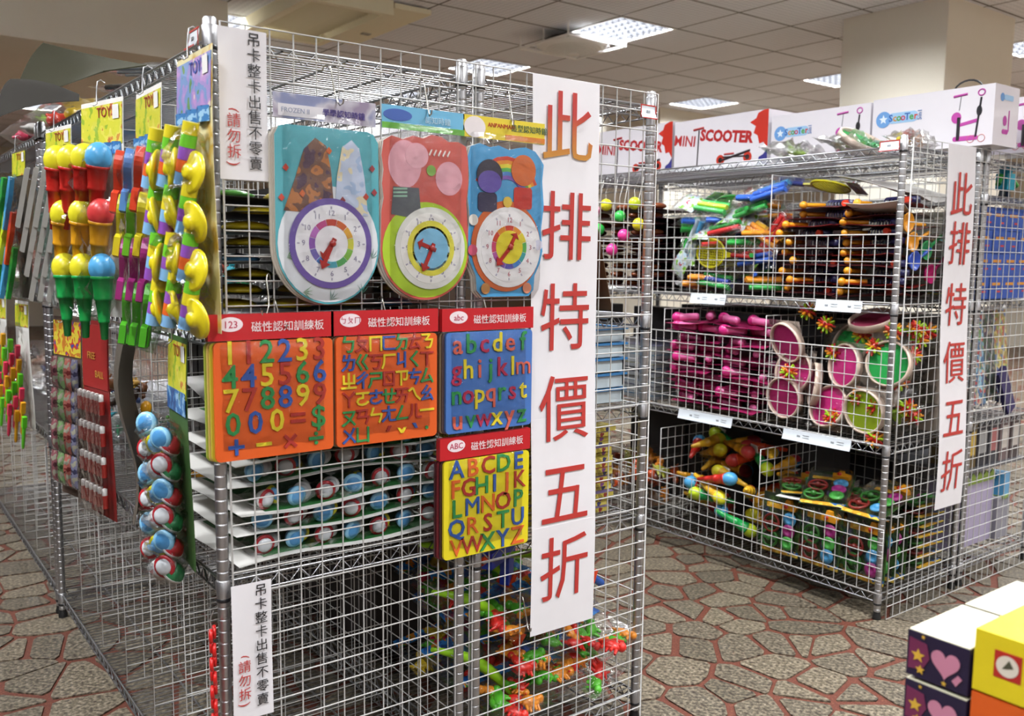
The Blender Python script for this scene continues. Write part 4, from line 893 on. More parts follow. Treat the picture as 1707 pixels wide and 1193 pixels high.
CARDA = [G().sheet(wavy(.30, .25, .008, p), 8, 6, None, 0, .0012, True, 1).mesh('backing_card', [a, b]) for p, a, b in ((0, MAROON, MAROON2), (1.7, MAROON2, MAROON), (3.1, MAROON, MAROON))]
def blaster(label, m, k):
    o = thing('blaster_card', label, 'toy card', m, 'piled blaster cards'); place('backing_card', CARDA[k % 3], o)
    dy = rg.uniform(-.05, .05)
    place('scoop', SCOOP, o, T(-.075, dy-.045, .004) @ R('Z', -90) @ S(.85, .8, .75)); place('handle', KNOB, o, T(-.122+rg.uniform(-.012, .02), dy+.075, .016) @ R('Z', rg.uniform(-60, 5)))
    if k % 3 == 0: place('muzzle', MUZZ, o, T(-.115, dy-.09, .016))
    return o
n = 10
for col, (y, nm) in enumerate(((.172, 'near the corner post'), (.43, 'near the rackets'))):
    for k in range(n): blaster('%s dark red card with amber-knobbed blaster, pile %s' % (nth(k, n), nm), T(2.655+rg.uniform(-.015, .015), y+rg.uniform(-.02, .02), 1.226+.0375*k) @ R('Z', rg.uniform(-9, 9)) @ R('X', rg.uniform(-3, 3)), k)
def sheet_thing(name, label, m, wd, dp, mat, group, amp=.012, ph=0):
    o = thing(name, label, 'card', m, group); G().sheet(wavy(wd, dp, amp, ph), 8, 6, None, 0, .0012).ob('sheet', mat, o); return o
sheet_thing('white_card', 'bare white card sticking out of the dark red blaster pile', T(2.575, .14, 1.548) @ R('Y', 9) @ R('Z', 8), .24, .21, CARD_WHITE, None, .010, 1)
sheet_thing('white_card', 'large bare white card lying on the blaster cards behind the banner', T(2.80, .20, 1.645) @ R('X', 14), .42, .36, CARD_WHITE, None, .014, 2)
# --- top tier: racket sets
def racket_meshes(c):
    f = G().tube([(.080*math.cos(a*PI/12), .064*math.sin(a*PI/12), 0) for a in range(24)], .0050, 6, 0, None, True)
    f.prism([(.074, -.016), (.12, -.008), (.12, .008), (.074, .016)], .008, None, 0, -.004)
    n_ = G()
    for k in range(-7, 8):
        x = k*.0105; y = .064*math.sqrt(max(0, 1-(x/.08)**2))
        if y > .004: n_.box(.0032, 2*y, .0026, T(x, 0, 0))
    for k in range(-5, 6):
        y = k*.0112; x = .080*math.sqrt(max(0, 1-(y/.064)**2))
        if x > .004: n_.box(2*x, .0032, .0026, T(0, y, 0))
    return f.mesh('frame', pm(c)), n_.mesh('net', pm(c))
RK = {c: racket_meshes(c) for c in ('d8cf1f', '2f62c0', '35b04a', 'd88a1f', 'c02a2a')}
GRIPS = {c: G().tube([(.118, 0, 0), (.23, 0, 0)], .0105, 6).mesh('grip', pm(c)) for c in ('b82a24', '2f5fc0', 'd88a1f', '2a9a3f', '2b3a8a')}
RHDR = ramp_mat('racket_header_print', [(0, '7fb83a'), (.42, 'cfd8d0'), (.55, 'b8d0e0'), (.64, 'c03a3a'), (.70, 'cfd8d0')], 'noise', 34, .35, .3)
def racket(label, m, c, gc, bag=True, hdr=True):
    o = thing('racket', label, 'toy racket', m, 'bagged toy rackets'); place('frame', RK[c][0], o); place('net', RK[c][1], o); place('grip', GRIPS[gc], o)
    if hdr: G().box(.05, .13, .002, T(-.11, 0, .004)).ob('header_card', RHDR, o)
    if bag: G().pillow(.38, .15, .022, T(.06, 0, 0), 0, 8, 6, .12, 5).ob('clear_bag', BAG, o)
    return o
racket('bright yellow toy racket facing out of the racket pile', T(2.515, .925, 1.385) @ FX @ R('Z', -4), 'd8cf1f', 'b82a24')
racket('yellow toy racket lying on top of the blaster pile', T(2.63, .41, 1.655) @ R('Z', 100) @ R('X', 18) @ R('Y', -8), 'd8cf1f', '2b3a8a')
RC = (('2f62c0', 'd88a1f'), ('35b04a', '2f5fc0'), ('d8cf1f', 'd88a1f'), ('c02a2a', '2a9a3f'), ('35b04a', 'd88a1f'), ('2f62c0', 'b82a24'))
n = 11
for k in range(n):
    c, gcol = RC[k % 6]; flip = k % 2
    racket('%s bagged %s racket in the pile behind the yellow one' % (nth(k, n), {'2f62c0': 'blue', '35b04a': 'green', 'd8cf1f': 'yellow', 'c02a2a': 'red'}[c]), T(2.67+rg.uniform(-.03, .03), .88+rg.uniform(-.08, .10), 1.262+.036*k) @ R('Z', (180 if flip else 0)+rg.uniform(-50, 50)) @ R('X', rg.uniform(-18, 18)) @ R('Y', rg.uniform(-7, 7)), c, gcol)
for k, (y, z, c) in enumerate(((1.06, 1.245, 'd88a1f'), (1.02, 1.275, 'd88a1f'), (.70, 1.27, 'd88a1f'), (1.08, 1.49, '2a9a3f'), (.80, 1.43, '2a9a3f'), (.72, 1.47, 'd88a1f'), (.93, 1.53, '2f5fc0'), (.76, 1.62, '2f5fc0'), (.68, 1.24, '2a9a3f'))):
    o = thing('racket_grip', '%s loose bundle of %s racket handles poking to the front of the pile' % (('first', 'second', 'third', 'fourth', 'fifth', 'sixth', 'seventh', 'eighth', 'ninth')[k], {'d88a1f': 'orange', '2a9a3f': 'green', '2f5fc0': 'blue'}[c]), 'toy handle', T(2.53, y, z) @ R('Z', rg.uniform(-70, -40)), 'racket handles')
    for q in range(3): G().tube([(-.03, .024*(q-1), .006*(q % 2)), (.12, .024*(q-1), .006*(q % 2))], .0115, 6).ob('rod', GRIPS[c].materials[0], o)
def racket_pack(label, x, y, z, rz, tl, cols, hdr=True):
    o = thing('racket_pack', label, 'toy pack', T(x, y, z) @ FX @ R('Z', rz) @ R('X', tl), 'bagged racket packs')
    for q, c in enumerate(cols): G().tube([(-.02+.008*q, .022*(q-1), .008*(q % 2)), (.15, .022*(q-1)+.006, .008*(q % 2))], .0125, 6).ob('rod', pm(c), o)
    if hdr: G().sheet(lambda u, v: (-.13+.11*u, (v-.5)*.10, .010*math.sin(u*4)), 4, 2).ob('header_card', RHDR, o)
    G().pillow(.32, .12, .05, T(.02, 0, .004), 0, 9, 7, .25, int(y*1000)).ob('clear_bag', BAG, o)
    return o
for k, (y, z, rz, tl, cols, hd, nm) in enumerate(((1.07, 1.40, 62, -10, ('4f9ed0', 'c8d8e0', '35b04a'), True, 'hanging beside the yellow racket'), (.76, 1.36, 6, -20, ('2f5fc0', '2f5fc0', 'b82a24'), False, 'with blue rods below the middle wires'), (.80, 1.56, 14, -50, ('35b04a', '35b04a', '2f5fc0'), True, 'with green rods high in the pile'), (1.0, 1.60, -10, -50, ('35b04a', 'b8cf2a', '35b04a'), True, 'with lime rods at the top of the pile'),
        (.70, 1.63, 12, -45, ('2f5fc0', '2f62c0', '4f9ed0'), False, 'with blue rods at the very top'), (.72, 1.50, -32, -40, ('d88a1f', 'd88a1f', 'd8a82a'), True, 'with orange rods leaning on the divider'), (.92, 1.49, 8, -40, ('c02a2a', '35b04a', 'c02a2a'), True, 'with red rods over the yellow racket'), (.98, 1.27, -8, -30, ('2a9a3f', '2b3a8a', '2a9a3f'), False, 'with dark green rods at the bottom'), (.66, 1.42, 50, -20, ('b82a24', 'c02a2a', '8a1f1c'), True, 'with dark red rods against the divider'))):
    racket_pack('clear pack of racket parts %s' % nm, 2.525+.012*(k % 3), y, z, rz, tl, cols, hd)
# --- top tier, far: brown toy cards, and coloured balls beyond the near post
BROWNT = M('7a3f1f', .25, 0, .2, 20); DKCARD = M('3a1620', .4, 0, .12, 25)
n = 10
for k in range(n):
    o = thing('brown_toy_card', '%s card of glossy brown toys in the pile beyond the rackets' % nth(k, n), 'toy card', T(2.68+rg.uniform(-.01, .01), 1.49+rg.uniform(-.02, .02), 1.224+.041*k) @ R('Z', rg.uniform(-3, 3)) @ R('X', rg.uniform(-1.5, 1.5)), 'piled brown toy cards')
    G().sheet(wavy(.40, .52, .006, k), 6, 6, None, 0, .0012).ob('backing_card', DKCARD, o)
    for i in range(4): G().sph(.032, S(1.5, 1, .5), 12, 7).ob('brown_toy', BROWNT, o, T(-.14, -.19+.125*i+rg.uniform(-.02, .02), .016))
for k, (y, z, c) in enumerate(((1.55, 1.62, 'd8cf2a'), (1.45, 1.56, '35b04a'), (1.60, 1.50, '35b04a'), (1.42, 1.47, 'd83a8a'), (1.50, 1.40, 'd83a8a'), (1.32, 1.52, 'd8c82a'), (1.63, 1.59, 'd86aa0'), (1.35, 1.62, 'b8c82a'))):
    o = thing('hanging_ball', '%s %s toy ball hung beyond the near rack post' % (('first', 'second', 'third', 'fourth', 'fifth', 'sixth', 'seventh', 'eighth')[k], {'d8cf2a': 'yellow', '35b04a': 'green', 'd83a8a': 'pink', 'd8c82a': 'amber', 'd86aa0': 'rose', 'b8c82a': 'lime'}[c]), 'toy ball', T(2.452, y, z), 'hanging toy balls')
    G().sph(.030, None, 14, 9).ob('ball', pm(c), o); G().tube([(0, 0, .030), (0, .004, (1.745-z)*.5), (.031, .004, 1.745-z), (.036, .004, 1.742-z)], .0014, 4).ob('string', CARD_WHITE, o)
for k in range(9):
    toy_bag('%s bag of brown toys in the baskets beyond the near rack post' % ('first', 'second', 'third', 'fourth', 'fifth', 'sixth', 'seventh', 'eighth', 'ninth')[k], T(2.68, 2.05+.17*(k % 3)*2, (1.33, .80, .235)[k//3]) @ R('X', 80), .3, .22, .14, (('8a4a22', '5a1a20', 'c89a5a'), ('c8481f', 'd8a82a', '8a3a22'))[k % 2], 400+k, 'toy bags beyond the post')
# --- middle tier: pink microphone cards
PINKC = M('8a1a4a', .4, 0, .1, 25); PINK = pm('c82a7a'); PINK2 = pm('d86aa0')
MIC = G().lathe([(.0001, -.062), (.014, -.06), (.017, -.05), (.016, .01), (.020, .02), (.020, .024)], R('Y', 90), 12, 0).lathe([(.020, .024), (.025, .036), (.024, .05), (.014, .062), (.0001, .064)], R('Y', 90), 12, 1).mesh('microphone', [PINK2, PINK])
PCARD = [G().sheet(wavy(.27, .25, .009, p), 8, 6, None, 0, .0014, True, 1).mesh('backing_card', [PINKC, CARD_WHITE if q else PINKC]) for p, q in ((0, 1), (2, 0), (4, 1))]
def mic_card(label, m, k):
    o = thing('microphone_card', label, 'toy card', m, 'piled pink microphone cards'); place('backing_card', PCARD[k % 3], o)
    place('microphone', MIC, o, T(-.085+rg.uniform(-.02, .02), .055, .022) @ R('Z', 90+rg.uniform(-35, 35)))
    place('microphone', MIC, o, T(-.05+rg.uniform(-.02, .02), -.06, .022) @ R('Z', rg.uniform(20, 110)))
    if k % 3 == 0: G().pillow(.25, .22, .06, None, 0, 7, 7, .12, k).ob('clear_bag', BAG, o, T(0, 0, .022))
    return o
n = 9
for col, (y, nm) in enumerate(((.745, 'beside the catch discs'), (1.02, 'further along the shelf'))):
    for k in range(n): mic_card('%s pink microphone card, pile %s' % (nth(k, n), nm), T(2.63+rg.uniform(-.02, .02), y+rg.uniform(-.02, .02), .700+.0465*k) @ R('Z', rg.uniform(-9, 9)) @ R('X', rg.uniform(-4, 4)), k)
for k in range(12):
    o = thing('comic_book', '%s thin grey book in the stack beyond the pink cards' % nth(k, 12), 'book', T(2.69+rg.uniform(-.01, .01), 1.50, .676+.022*k), 'grey book stack')
    G().box(.36, .50, .019, T(0, 0, .0095)).ob('pages', M('6f7274', .5, 0, .15, 40), o); G().box(.362, .502, .0015, T(0, 0, .0198)).ob('cover', pm(('3a6a8a', '8a8a6a', '4a4a5a')[k % 3]), o)
# --- middle tier: catch discs and spiky balls
RIM = pm('c9b4a4')
DISH = {c: (G().lathe([(.0001, 0), (.078, 0), (.080, .002)], None, 28).mesh('pad', M(c, .75, 0, .08, 60)), G().lathe([(.080, -.006), (.080, .016), (.084, .019), (.088, .016), (.088, -.010), (.0001, -.012)], None, 28).mesh('rim', RIM)) for c in ('c81f78', 'b81a68', '1fb04f', 'a8c81f', '7a1238')}
spk = G().sph(.017, None, 10, 7, 0)
for i in range(26):
    t = math.acos(1-2*(i+.5)/26); p_ = i*2.39996; d_ = Vector((math.sin(t)*math.cos(p_), math.sin(t)*math.sin(p_), math.cos(t)))
    spk.tube([d_*.013, d_*.031], [.0055, .0035], 5, i % 3)
SPIKY = spk.mesh('spikes', [pm('b8241f'), pm('9ac81f'), pm('d88a1f')])
names = {'c81f78': 'pink', 'b81a68': 'deep pink', '1fb04f': 'green', 'a8c81f': 'lime', '7a1238': 'dark red'}
for k, (y, z, c, x, tz, tx, nm) in enumerate(((.512, 1.020, 'c81f78', 2.535, 12, -18, 'at the top beside the divider'), (.490, .895, 'c81f78', 2.560, 0, 10, 'half hidden with a spiky ball on it'), (.510, .787, 'b81a68', 2.530, 4, -4, 'at the bottom beside the divider'),
        (.375, .857, 'b81a68', 2.545, 48, 6, 'turned nearly edge-on in the middle'), (.250, .945, 'c81f78', 2.555, 18, 6, 'in the centre of the pile'), (.300, .776, 'c81f78', 2.535, 8, 22, 'low above the price strip'), (.065, .972, '1fb04f', 2.550, -4, 8, 'behind the corner post'),
        (.275, 1.03, '1fb04f', 2.64, 4, 30, 'peeping out behind the pink ones'), (.175, 1.125, '7a1238', 2.60, 0, 66, 'lying flat right under the upper shelf'), (.130, .785, 'a8c81f', 2.512, 4, -6, 'low beside the corner post'))):
    o = thing('catch_disc', '%s catch disc in clear film, %s' % (names[c], nm), 'catch toy', T(x, y, z) @ R('Z', -tz) @ FX @ R('X', -tx), 'bagged catch discs')
    place('pad', DISH[c][0], o); place('rim', DISH[c][1], o); G().pillow(.186, .19, .044, None, 0, 8, 8, .1, 500+k).ob('clear_bag', BAG, o)
for k, (y, z, x) in enumerate(((.453, 1.15, 2.58), (.365, 1.10, 2.58), (.204, 1.07, 2.58), (.128, 1.03, 2.55), (.475, .899, 2.50), (.164, .832, 2.52), (.094, .806, 2.52), (.267, .742, 2.505), (.082, .624+.06, 2.51), (.06, 1.095, 2.56), (.32, .99, 2.58), (.06, .90, 2.62), (.03, 1.10, 2.66), (.035, 1.06, 2.70), (.03, 1.0, 2.65), (.04, .76, 2.70), (.035, .80, 2.64), (.03, 1.09, 2.75))):
    o = thing('spiky_ball', 'red and green spiky rubber ball, number %s among the catch discs counted from the divider' % (['one', 'two', 'three', 'four', 'five', 'six', 'seven', 'eight', 'nine', 'ten', 'eleven', 'twelve', 'thirteen', 'fourteen', 'fifteen', 'sixteen', 'seventeen', 'eighteen'][k]), 'spiky ball', T(x, y, z) @ R('Z', 40*k), 'spiky rubber balls')
    place('spikes', SPIKY, o, S(1.22, 1.22, 1.22))
for k, (x, y, z) in enumerate(((2.72, .10, .78), (2.84, .12, .80), (2.74, .11, .98), (2.86, .12, 1.0), (2.94, .16, .85), (2.66, .30, .80), (2.70, .36, 1.0))):
    o = toy_bag('%s crumpled clear bag of catch toys on the middle tier beside the banner' % ('first', 'second', 'third', 'fourth', 'fifth', 'sixth', 'seventh')[k], T(x, y, z) @ R('Z', rg.uniform(-30, 30)) @ R('X', 80), .18, .20, .12, ('b8a89a', 'c9bcb0', '9ac81f', 'c8c0b8'), 520+k, 'crumpled bags of catch toys', nfig=3)
    G().pillow(.20, .20, .09, None, 0, 11, 11, .4, 540+k).ob('film', BAG, o)
# --- bottom tier: cone shooters
def seg_gap(p, q, r_, t):
    """smallest distance between two short segments, sampled"""
    return 1 if (p-r_).length > .38 else min((p+(q-p)*a - (r_+(t-r_)*b)).length - (.033-.016*a) - (.033-.016*b) for a in (0, .5, 1) for b in (0, .5, 1))
pile = []; tries = 0
while len(pile) < 60 and tries < 4000:
    tries += 1; az = rg.uniform(0, 2*PI); el = rg.choice((-1, 1))*rg.uniform(0, .55); d_ = Vector((math.cos(az)*math.cos(el), math.sin(az)*math.cos(el), math.sin(el)))*.145
    x, y = rg.uniform(2.535, 2.845), rg.uniform(.645, 1.125); e_ = Vector((x, y, 0))+d_
    if not (2.50 < e_.x < 2.86 and .615 < e_.y < 1.15): continue
    z = .62; ok = True
    while z > .152 and z+d_.z > .128:
        p_ = Vector((x, y, z-.012))
        if any(seg_gap(p_, p_+d_, a, b) < 0 for a, b in pile): break
        z -= .012
    if max(z, z+d_.z) < (.40 if x < 2.66 else .50): pile.append((Vector((x, y, z)), Vector((x, y, z))+d_))
CN = {'b8261f': 'red', 'd89a1f': 'amber', '1f9a4a': 'green', 'd8451f': 'orange', 'd8a82a': 'yellow'}; BN = {'two': 'pink and blue', 'd8cf2a': 'yellow', 'c23a3a': 'red', 'b8cf2a': 'lime', '4f9ed0': 'blue'}
KS = [('d8a82a', 'two'), ('d8451f', 'c23a3a'), ('1f9a4a', 'b8cf2a'), ('d89a1f', 'two'), ('d8a82a', 'd8cf2a'), ('b8261f', '4f9ed0'), ('d89a1f', 'c23a3a')]
pile.sort(key=lambda q: q[0].z)
for k, (p_, e_) in enumerate(pile):
    cc, bc = KS[k % 7]; rot = Vector((0, 0, -1)).rotation_difference((e_-p_).normalized()).to_matrix().to_4x4()
    o = thing('cone_shooter', '%s cone shooter with %s ball, %s %s of its basket' % (CN[cc], BN[bc], ('lowest', 'low', 'halfway up', 'high', 'topmost')[min(4, k//12)], 'at the front' if p_.x < 2.69 else 'at the back'), 'toy cone', T(*p_) @ rot, 'bagged cone shooters')
    cone_parts(o, cc, bc, T(0, 0, -.018))
    if k % 3 == 0: G().box(.004, .040, .045, T(.040, 0, 0)).ob('paper_tag', CARD_WHITE, o)
    if k % 4 == 1: G().pillow(.080, .19, .072, R('X', 90), 0, 7, 9, .1, k).ob('clear_bag', BAG, o, T(0, 0, -.055))
for k in range(4):
    toy_bag('%s bag of orange toys in the bottom basket beyond the cone shooters' % ('first', 'second', 'third', 'fourth')[k], T(2.66, 1.28+.15*k, .262+.02*(k % 2)) @ R('X', 78), .28, .24, .13, ('c8501f', 'd8862a', '6a2a1a', 'a8a83a'), 560+k, 'orange toy bags in the bottom basket')
# --- bottom tier: disc shooter cards
DC = ('4f9ed0', 'a02a7a', '4fb04a')
SD = {c: G().lathe([(.0001, .004), (.010, .004), (.011, .006), (.020, .006), (.021, .004), (.0255, .004), (.0265, 0), (.0001, 0)], None, 22).mesh('small_disc', pm(c)) for c in DC}
RING = {c: G().tube([(.036*math.cos(a*PI/10), .036*math.sin(a*PI/10), .010) for a in range(20)], .0055, 8, 0, None, True).tube([(-.038, 0, .012), (.038, 0, .012)], .006, 6).sph(.013, T(0, 0, .012), 10, 6).mesh('launcher_ring', pm({'a82a1f': '7a1f18', '2f8a2a': '2a6a22'}[c])) for c in ('a82a1f', '2f8a2a')}
GUN = G().prism([(-.035, -.012), (.03, -.016), (.038, .002), (.012, .012), (.008, .028), (-.012, .030), (-.018, .010), (-.036, .006)], .018).mesh('launcher', pm('d8921f'))
BTN = G().lathe([(.009, 0), (.009, .006), (.0001, .008)], None, 12).mesh('button', pm('c8381f'))
DCARD = ramp_mat('disc_card_print', [(0, '14160f'), (.46, '1c2418'), (.56, '3a5a1f'), (.64, '14202f'), (.70, '2f5a8a')], 'noise', 12, .35, .3, False); DSTRIP = ramp_mat('disc_card_strip', [(0, 'c8922a'), (.5, 'd8b84a'), (.6, '2f5fa0')], 'noise', 25, .35, .3)
def disc_card(label, m, k, big=True):
    o = thing('disc_shooter_card', label, 'toy card', m, 'disc shooter cards')
    G().box(.185, .255, .0015).ob('backing_card', DCARD, o); G().box(.18, .022, .001, T(0, -.112, .0014)).ob('printed_strip', DSTRIP, o); G().box(.11, .020, .001, T(-.02, .075, .0014)).ob('printed_title', DSTRIP, o)
    for i in range(3): place('small_disc', SD[DC[(i+k) % 3]], o, T(.045, .032-.050*i, .010+.003*i) @ S(1.12, 1.12, 1.4))
    place('launcher_ring', RING[('a82a1f', '2f8a2a')[k % 2]], o, T(-.04, .0, .002)); place('launcher_ring', RING[('2f8a2a', 'a82a1f')[k % 2]], o, T(-.045, -.065, .001))
    place('launcher', GUN, o, T(.04, .085, .003)); place('button', BTN, o, T(.03, .085, .021))
    G().prism(rrect(-.085, .085, -.10, .11, .02), .03, None, 0, .0015).ob('blister', BAG, o)
    return o
for c, y in enumerate((.485, .29, .095)):
    for d_ in range(3): disc_card('upright disc shooter card, %s column from the divider, %s' % (('first', 'second', 'third')[c], ('front row', 'second row', 'third row')[d_]), T(2.510+.065*d_, y, .250) @ R('Z', rg.uniform(-4, 4)) @ FX @ R('X', -4), c+d_)
for k, (x, y, z, a, rx, nm) in enumerate(((2.60, .33, .425, 24, 20, 'tilted forward on the pile, nearest the divider'), (2.60, .10, .425, -6, 20, 'tilted forward behind the corner post'), (2.66, .50, .40, 40, 6, 'face up with its white edge showing'), (2.72, .22, .40, 8, 4, 'flat beneath the tilted ones'))):
    disc_card('disc shooter card %s' % nm, T(x, y, z) @ R('Z', -90+a) @ R('X', rx), k)
sheet_thing('white_card', 'bare white card edge below the tilted disc shooter cards', T(2.585, .42, .372) @ R('Z', 20) @ R('Y', 5), .2, .2, CARD_WHITE, None, .006, 1)
sheet_thing('white_card', 'bare white card edge low behind the corner post', T(2.60, .14, .372) @ R('Z', -10) @ R('Y', 5), .2, .2, CARD_WHITE, None, .006, 2)
for k in range(7): disc_card('%s disc shooter card in the flat pile behind the end panel' % nth(k, 7), T(2.90, .16, .125+.042*k) @ R('Z', rg.uniform(-4, 4)), k)
# end-on toys on the top tier
for k, (x, z, c) in enumerate(((2.56, 1.50, 'd8921f'), (2.60, 1.43, 'd8921f'), (2.62, 1.36, '2f4fb0'), (2.70, 1.40, '3a9a5a'), (2.98, 1.42, 'c82a2a'), (2.74, 1.31, 'b82a6a'))):
    o = thing('toy_ladle', '%s plastic scoop toy behind the end panel, %s' % ({'d8921f': 'amber', '2f4fb0': 'blue', '3a9a5a': 'green', 'c82a2a': 'red', 'b82a6a': 'pink'}[c], ('highest', 'second from the top', 'by the blaster cards', 'beside the banner', 'past the banner', 'lowest')[k]), 'toy scoop', T(x, .035, z) @ FY @ R('Z', rg.uniform(-30, 30)), 'plastic scoops')
    G().lathe([(.0001, -.012), (.03, -.006), (.038, .01), (.034, .01), (.026, -.002), (.0001, -.006)], None, 18).ob('bowl', pm(c), o); G().tube([(.034, 0, .004), (.12, .01, .004)], .007, 8).ob('handle', pm(c), o)
for k in range(4): sheet_thing('toy_sheet', '%s printed card of small toys lying behind the end panel' % nth(k, 4), T(2.925, .20, 1.23+.07*k) @ R('Z', rg.uniform(-4, 4)), .20, .32, ramp_mat('sea_print', [(0, '2a6a8a'), (.4, '3a9a9a'), (.52, 'c8a83a'), (.6, 'b83a3a'), (.68, '3a7ac0')], 'noise', 14, .3, .4), 'printed cards', .008, k)

# ------------------------------------------------------------------ the unit behind: blue boxes, sticker sheets, bags
BLUEB = M('2c4f9e', .4, 0, .08, 20); OR_ = pm('c8862a'); 
BBX = G().box(.118, .10, .094).mesh('carton', BLUEB); BPR = G().box(.07, .0008, .012).mesh('print', OR_); BPR2 = G().box(.03, .0008, .008).mesh('print', pm('b83a3a'))
for r_ in range(4):
    for c in range(4):
        o = thing('blue_box', 'small blue toy box, %s row, %s from the middle posts' % (('bottom', 'second', 'third', 'top')[r_], ('first', 'second', 'third', 'fourth')[c]), 'box', T(3.175+.122*c, .085+rg.uniform(0, .012), 1.252+.0955*r_), 'stacked blue boxes')
        place('carton', BBX, o); place('print', BPR, o, T(-.005, -.0503, .016)); place('print', BPR2, o, T(.02, -.0503, -.016))
o = thing('toy_robot', 'teal plastic toy figure on the upper shelf over the blue boxes', 'toy', T(3.53, .14, 1.646))
TE = pm('1f9ab0'); G().box(.07, .05, .07, T(0, 0, .065)).ob('torso', TE, o); G().sph(.028, T(0, 0, .115), 12, 8).ob('head', TE, o)
for s_ in (-1, 1): G().tube([(s_*.02, 0, .03), (s_*.03, 0, 0)], .013, 8).ob('leg', pm('22303a'), o); G().tube([(s_*.04, 0, .09), (s_*.085, -.01, .05)], .012, 8).ob('arm', pm('2f9a3a'), o)
for k, (x, m_) in enumerate(((3.20, ramp_mat('sticker_blue', [(0, '4a6a8a'), (.3, '8ab0c0'), (.5, 'b8a08a'), (.65, '6a8a5a'), (.8, 'a04a4a')], 'voronoi', 60, .35, .3)), (3.36, ramp_mat('sticker_dark', [(0, '3a4a3a'), (.3, '5a6a6a'), (.5, '8a8070'), (.7, '4a3a4a')], 'voronoi', 60, .35, .3)), (3.54, ramp_mat('sticker_warm', [(0, '8a7a4a'), (.3, 'b8a86a'), (.5, '8a9a5a'), (.65, 'a05a4a'), (.8, '5a6a8a')], 'voronoi', 60, .35, .3)))):
    o = thing('sticker_sheet', '%s sheet of small stickers behind the end panel, beneath the blue boxes' % ('bluish', 'dark', 'warm coloured')[k], 'sticker sheet', T(x, .06+.03*k, .96) @ FY @ R('X', -6), 'sticker sheets')
    G().box(.15, .40, .003, T(0, 0, 0)).ob('sheet', m_, o); G().box(.15, .02, .004, T(0, .2, 0)).ob('top_edge', CARD_WHITE, o)
for k in range(3): toy_bag('%s silvery bag below the sticker sheets' % ('first', 'second', 'third')[k], T(3.22+.15*k, .10, .79) @ FY, .16, .13, .07, ('8a8a9a', 'b8b8c0', '3a5a9a'), 600+k, 'silvery bags')
o = thing('thin_book', 'dark purple book leaning across the silvery bags', 'book', T(3.46, .045, .80) @ FY @ R('Z', 32)); G().box(.07, .22, .02).ob('cover', M('2f2a5a', .35, 0, .1), o); G().box(.012, .2, .012, T(.037, 0, 0)).ob('pages', CARD_WHITE, o)
for k in range(5):
    o = thing('toy_carton', '%s dark carton on the lower shelf of the blue box unit' % ('first', 'second', 'third', 'fourth', 'fifth')[k], 'box', T(3.20+.10*k, .13, .58+.0), 'dark cartons')
    G().box(.09, .16, .19).ob('body', (M('5a4a2a', .5), M('2a2a30', .5), M('3a3a40', .5), M('6a5a5a', .5), M('4a4040', .5))[k], o); G().box(.06, .002, .10, T(0, -.081, .01)).ob('label', pm(('b89a3a', '8a8a8a', '9a5a5a', 'b8b0a8', 'b8b0a8')[k]), o)
G().box(.56, .5, .012, T(3.395, .28, .478)).ob('display_board', M('5a5a5e', .5), None, label='grey board under the dark cartons in the blue box unit', cat='board')
FILM = M('a49ab4', .3, 0, .1, 30, .3)
o = thing('gift_bag', 'pale purple bag with green leaf rim standing on the bottom shelf', 'gift bag', T(3.36, .16, .106))
G().box(.34, .12, .30, T(0, 0, .15)).ob('body', FILM, o)
for k in range(6): G().prism([(-.03, 0), (.03, 0), (.02, .035), (0, .05), (-.02, .03)], .004).ob('leaf', pm('8aa83a'), o, T(-.145+.058*k, -.062, .28) @ FY)
G().box(.35, .13, .012, T(0, 0, .305)).ob('rim', FILM, o)
o = thing('blue_packet', 'small light blue packet past the purple bag on the bottom shelf', 'packet', T(3.62, .12, .35) @ R('Z', 10)); G().box(.09, .08, .10).ob('body', pm('4f9ac8'), o); G().box(.10, .09, .012, T(0, 0, -.055)).ob('base', pm('7a9a3a'), o)
o = thing('stool_box', 'plain grey carton under the light blue packet', 'box', T(3.60, .16, .104)); G().box(.12, .16, .185, T(0, 0, .0925)).ob('body', M('8a8890', .6), o); G().box(.124, .164, .01, T(0, 0, .188)).ob('lid', M('9a98a0', .6), o)

